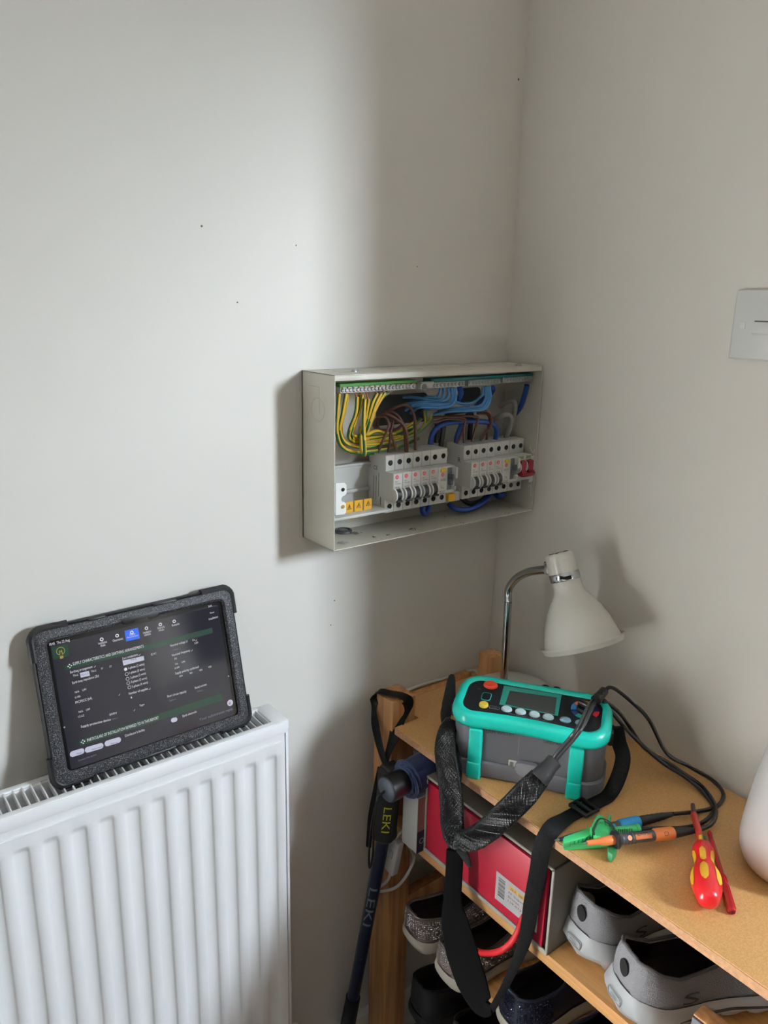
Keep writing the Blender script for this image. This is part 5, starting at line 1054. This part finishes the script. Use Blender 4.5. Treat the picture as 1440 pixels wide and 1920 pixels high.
# ------------------------------------------------------------------ shoes
def interp(tab, t):
    if t <= tab[0][0]: return tab[0][1]
    for (a, x), (b, y) in zip(tab, tab[1:]):
        if t <= b:
            f_ = (t-a)/(b-a); return x+(y-x)*f_
    return tab[-1][1]
WT = [(0, 0), (.004, .24), (.012, .38), (.03, .55), (.06, .67), (.1, .74), (.16, .78), (.25, .77), (.36, .74), (.48, .79), (.6, .92), (.7, 1), (.8, .97), (.88, .84), (.94, .62), (.975, .4), (.993, .2), (1, 0)]
TSS = [0, .002, .006, .012, .02, .032, .048, .07, .1, .135, .175, .22, .27, .32, .37, .42, .46, .5, .53, .56, .59, .62, .66, .7, .75, .8, .85, .9, .935, .96, .98, .993, 1]
def shoe(name, label, loc, rot, L, W, soletop, rim, to, dome, mats, scallop=0, stones=None, collar=None, group=None, solebulge=1.07, inset=.74, rimtilt=0, heel=1.022):
    """heel at the local origin, toe along +x"""
    o = thing(name, label, 'shoe', loc, M.Rotation(rot, 3, 'Z'), group); mu, ms_, ml = mats
    hw = lambda t: interp(WT, t)*W/2
    # sole
    mb = MB(); tt = TSS; top = []; mid = []; bot = []
    for side in (1, -1):
        for t in (tt if side == 1 else tt[::-1][1:-1]):
            w_ = hw(t); x = t*L; st_ = soletop(t)
            cx = L*.5
            top.append((x, side*w_*1.0, st_)); mid.append((cx+(x-cx)*heel, side*w_*solebulge, st_*.55+.001)); 
            zb = (scallop*max(0, math.sin(t*L/.017*pi))**.7 if scallop else 0)+(.010*max(0, (t-.86)/.14)**2)+.006*max(0, (.06-t)/.06)**2
            bot.append((cx+(x-cx)*.985, side*w_*.93, zb))
    low = [(a[0]*.5+b[0]*.5+(.0005), (a[1]+b[1])*.515, a[2]*.6+b[2]*.4) for a, b in zip(bot, mid)]
    mb.loft([bot, low, mid, [(a[0]*.35+b[0]*.65, a[1]*.35+b[1]*.65+0, a[2]*.2+b[2]*.8) for a, b in zip(mid, top)], top, [(L*.5+(a[0]-L*.5)*.96, a[1]*.9, a[2]-.004) for a in top]], True, True, False); build('sole', mb, ms_, o, local=True, smooth=50)
    # upper
    K = 9
    def strip(side):
        G = []
        for t in TSS:
            w_ = hw(t)*.97; zb = soletop(t)-.001; x = t*L+(.002 if t < .01 else 0)
            if t < to:
                g = math.sqrt(max(0, 1-(t/to)**5)); ow = w_*inset*g; h = rim(t)
            else: ow = 0; h = dome(t)
            sec = []
            for k in range(K+1):
                s_ = k/K; cw, ch = (w_*1.04, zb+(h-zb)*.62) if t < to*.8 else (w_*1.0, zb+(h-zb)*(.62+.36*min(1, (t-to*.8)/(to*.25))))
                y_ = (1-s_)**2*w_+2*s_*(1-s_)*cw+s_*s_*ow; z_ = (1-s_)**2*zb+2*s_*(1-s_)*ch+s_*s_*h
                sec.append(V((x+(rimtilt*s_*s_*max(0, 1-t/.12)), side*y_, z_)))
            G.append(sec)
        return G
    mb = MB(); rimpts = []
    for side in (1, -1):
        G = strip(side); VG = [[mb.v(p) for p in sec] for sec in G]
        for a, b in zip(VG, VG[1:]):
            for k in range(K):
                q_ = [a[k], b[k], b[k+1], a[k+1]]
                mb.f(q_ if side == -1 else q_[::-1])
        rp = [sec[-1] for sec, t in zip(G, TSS) if t < to]+[G[[i for i, t in enumerate(TSS) if t >= to][0]][-1]]
        rimpts.append(rp)
    bmesh.ops.remove_doubles(mb.b, verts=mb.b.verts[:], dist=.00005)
    up = build('upper', mb, [mu, ml], o, local=True, smooth=60, norm=False)
    md = up.modifiers.new('thickness', 'SOLIDIFY'); md.thickness = .0035; md.offset = -1; md.material_offset = 1; md.material_offset_rim = 0
    rp = rimpts[0]+rimpts[1][::-1][1:-1]
    mb = MB(); mb.tube(rp, collar[1] if collar else .0016, 7, 0, closed=True); build('collar', mb, collar[0] if collar else mu, o, local=True, smooth=80)
    mb = MB(); ts_ = [t for t in TSS if .012 <= t <= .96]
    mb.loft([[(t*L*.985+.003, s_*hw(t)*.955, soletop(t)+.0005) for t in ts_] for s_ in (-1, 1)], False); build('insole', mb, ml, o, local=True)
    if stones:
        rg = random.Random(len(label)); mb = MB(); step = stones[1]
        for side in (1, -1):
            G = strip(side)
            for i in range(len(TSS)-1):
                if TSS[i] > stones[2]: break
                a, b = G[i], G[i+1]; Lx = max((a[4]-b[4]).length, 1e-6); ni = max(1, round(Lx/step))
                for q in range(ni):
                    f_ = q/ni; line = [x.lerp(y_, f_) for x, y_ in zip(a, b)]; Lz = (line[0]-line[-1]).length; nk = int(Lz/step)
                    for k in range(2, nk-1):
                        s_ = k/nk*K; k0 = min(int(s_), K-1); p = line[k0].lerp(line[k0+1], s_-k0)
                        if rg.random() < .12: continue
                        dx = (b[k0]-a[k0]); dz = (line[k0+1]-line[k0]); n_ = dx.cross(dz)
                        if n_.length < 1e-9: continue
                        n_ = n_.normalized(); n_ = n_ if n_.y*side > 0 else -n_
                        n_ = (n_+V((rg.uniform(-.6, .6), rg.uniform(-.6, .6), rg.uniform(-.6, .6)))).normalized(); t1 = n_.orthogonal().normalized(); t2 = n_.cross(t1); r = step*.40; c = p+n_*.0004
                        ringv = [mb.v(c+(t1*math.cos(2*pi*e/6)+t2*math.sin(2*pi*e/6))*r) for e in range(6)]; rin = [mb.v(c+n_*.0007+(t1*math.cos(2*pi*e/6)+t2*math.sin(2*pi*e/6))*r*.55) for e in range(6)]
                        for e in range(6): mb.f([ringv[e], ringv[(e+1) % 6], rin[(e+1) % 6], rin[e]])
                        mb.f(rin)
        stuff(build('rhinestone', mb, stones[0], o, local=True, smooth=0))
    return o
lin_dark = mat('shoe_lining', '#1d1917', .9); lin_black = mat('lining_black', '#070708', .9)
cream = mat('sole_cream', '#b3aca0', .6); rose = mat('glitter_rose', '#6f5f5b', .5); stone = mat('crystal', '#f2f6f8', .08, .85); silv = mat('silver_trim', '#8d8580', .25, .6)
st_lo = lambda t: .022+.003*max(0, (.1-t)/.1)
rim_lo = lambda t: interp([(0, .064), (.08, .061), (.2, .052), (.34, .049), (.5, .056), (.6, .06)], t)
dome_lo = lambda t: interp([(.5, .060), (.6, .058), (.75, .05), (.9, .042), (1, .034)], t)
shoe('slip_on_shoe', 'silver rhinestone slip-on shoe with cream sole beside the left post', (-.296, -.152, SZ3+.0005), math.radians(-6), .245, .090, st_lo, rim_lo, .56, dome_lo, (rose, cream, lin_dark), stones=(stone, .0031, .75), collar=(silv, .0016), group='rhinestone slip-on pair')
shoe('slip_on_shoe', 'silver rhinestone slip-on shoe half hidden behind the black strap pad', (-.300, -.236, SZ3+.0005), math.radians(-4), .245, .090, st_lo, rim_lo, .56, dome_lo, (rose, cream, lin_dark), stones=(stone, .0031, .75), collar=(silv, .0016), group='rhinestone slip-on pair')
navyf = mat('shoe_navy', '#0d1020', .6); nstone = mat('crystal_navy', '#2b3150', .15, .7)
shoe('trainer', 'navy sparkling trainer with cream sole right of the strap pad', (-.286, -.352, SZ3+.0005), math.radians(-4), .25, .092, lambda t: .026, lambda t: interp([(0, .078), (.1, .07), (.3, .06), (.5, .078)], t), .5, lambda t: interp([(.45, .08), (.6, .072), (.8, .052), (1, .036)], t), (navyf, cream, lin_black), stones=(nstone, .0032, .2), collar=(mat('navy_trim', '#1a1f33', .6), .002), group='navy sparkling trainers')
shoe('trainer', 'navy sparkling trainer nearest the bottom edge under the grey shoes', (-.288, -.452, SZ3+.0005), math.radians(-4), .25, .092, lambda t: .026, lambda t: interp([(0, .078), (.1, .07), (.3, .06), (.5, .078)], t), .5, lambda t: interp([(.45, .08), (.6, .072), (.8, .052), (1, .036)], t), (navyf, cream, lin_black), stones=(nstone, .0032, .2), collar=(MATS['navy_trim'], .002), group='navy sparkling trainers')
blkf = mat('shoe_black', '#111113', .7)
for i, (y, lb2) in enumerate(((-.15, 'black shoe in the shadow beside the left post below the rhinestone shoe'), (-.25, 'black shoe in the shadow below the strap pad'))):
    shoe('black_shoe', lb2, (-.275, y, SZ4+.0005), math.radians(-5), .27, .095, lambda t: .028, lambda t: interp([(0, .085), (.1, .078), (.3, .066), (.5, .088)], t), .5, lambda t: interp([(.45, .09), (.6, .08), (.8, .058), (1, .04)], t), (blkf, mat('sole_black', '#0c0c0d', .7), lin_black), group='black shoes on the bottom board')
shoe('brown_shoe', 'brown shoe with pale sole under the middle shelf by the bottom edge', (-.262, -.57, SZ3+.0005), math.radians(-4), .26, .092, lambda t: .024, lambda t: interp([(0, .07), (.3, .055), (.5, .07)], t), .5, lambda t: interp([(.45, .075), (.7, .06), (1, .036)], t), (mat('shoe_brown', '#4a3a30', .7), mat('sole_tan', '#8d7f6d', .6), lin_black))
# grey sport slip-ons
mesh_g = mat('knit_grey', '#77767a', .8, bump=(800, .4, 'voronoi')); midw = mat('midsole_white', '#c3c6ca', .45)
st_sp = lambda t: interp([(0, .046), (.05, .044), (.15, .034), (.3, .029), (.5, .027), (.8, .026), (1, .03)], t)
rim_sp = lambda t: interp([(0, .090), (.05, .087), (.12, .076), (.22, .064), (.4, .064), (.55, .072), (.6, .075)], t)
dome_sp = lambda t: interp([(.5, .076), (.6, .074), (.75, .064), (.9, .05), (1, .038)], t)
for (x, y, r_, lb3) in ((-.250, -.4255, -9, 'grey knit slip-on sport shoe next to the red shoe box'), (-.276, -.5075, -20, 'grey knit slip-on sport shoe nearest the right edge, in front of its twin')):
    so2 = shoe('sport_shoe', lb3, (x, y, SZ2+.0005), math.radians(r_), .262, .098, st_sp, rim_sp, .58, dome_sp, (mesh_g, midw, lin_black), scallop=.010, collar=(mat('knit_edge', '#4a4a4e', .8), .002), group='grey sport shoe pair', solebulge=1.2, inset=.80, rimtilt=.006, heel=1.055)
    # heel pull hole, heel badge and side badge
    mb = MB(); mb.prism([(.0075*math.cos(a_), .0105*math.sin(a_)*(1 if math.sin(a_) < 0 else 1.15)) for a_ in [2*pi*k/20 for k in range(20)]], -.0008, .0008, M.Translation((.0026, .0, .069)) @ M.Rotation(-pi/2, 4, 'Y') @ M.Rotation(pi/2, 4, 'Z')); build('heel_loop_hole', mb, lin_black, so2, local=True)
    hwS = interp(WT, .06)*.049*1.13
    mb = MB(); bx = -.0068; mb.tube([V((bx, y_, .030+z_)) for y_, z_ in rrect(.012, .0052, .003, 3)], .0007, 5, 0, closed=True); text(mb, 'S', (bx-.0004, .0065, .0272), (bx-.0004, -.0065, .0272), (0, 0, 1), .006); build('heel_badge', mb, mat('badge_grey', '#8f9296', .5), so2, local=True)
    mb = MB(); wy = -(interp(WT, .27)*.049*.985+.0006)
    text(mb, 'S', (.058, wy-.0012, .036), (.080, wy-.0012, .036), (.35, 0, 1), .016, .0002)
    build('side_badge', mb, mat('badge_dark', '#26262a', .6), so2, local=True)
    mb = MB(); pts = []
    for k in range(12):
        t_ = .2+.6*k/11; pts.append(V((t_*.262, -(interp(WT, t_)*.049*1.185), st_sp(t_)*.60+.003*math.sin(k/11*pi))))
    mb.tube(pts, [.0005, .0015, .0015, .0012, .0008], 6, 2); build('sole_groove', mb, mat('groove_dark', '#3a3330', .7), so2, local=True)
# shoe with white toe trim at the lower right corner, and a wooden shoe brush
dk = thing('walking_shoe', 'dark olive walking shoe with grey trim cut off at the bottom right corner', 'shoe', (-.29, -.665, SZ2))
bx0 = shoe('walking_shoe', 'dark olive walking shoe with grey trim cut off at the bottom right corner', (-.318, -.668, SZ2+.0005), math.radians(-20), .27, .098, lambda t: .026, lambda t: interp([(0, .088), (.1, .08), (.3, .066), (.5, .085)], t), .5, lambda t: interp([(.45, .088), (.6, .08), (.8, .058), (1, .04)], t), (mat('shoe_olive', '#2c2a22', .7), mat('sole_grey', '#4b4944', .7), lin_black), collar=(mat('trim_grey', '#8a8880', .5), .0025))
bpy.data.objects.remove(dk)
br = thing('shoe_brush', 'small wooden brush block with grey face beside the olive shoe', 'brush', (-.27, -.60, SZ2))
qa = pX(1330, 1890, -.272)
mb = MB(); mb.b2((-.284, qa.y+.010, SZ2+.0005), (-.264, qa.y-.022, qa.z-.008), .0015); build('block', mb, pinez, br)
mb = MB(); mb.b2((-.287, qa.y+.0095, SZ2+.001), (-.2835, qa.y-.0215, qa.z-.010), .001); build('face_plate', mb, mat('brush_grey', '#55565a', .6), br)
mb = MB(); c = V((-.2872, qa.y-.008, qa.z-.026)); mb.cyl(c, c+V((-.0006, 0, 0)), .006, n=18); build('hanging_hole', mb, holem, br)
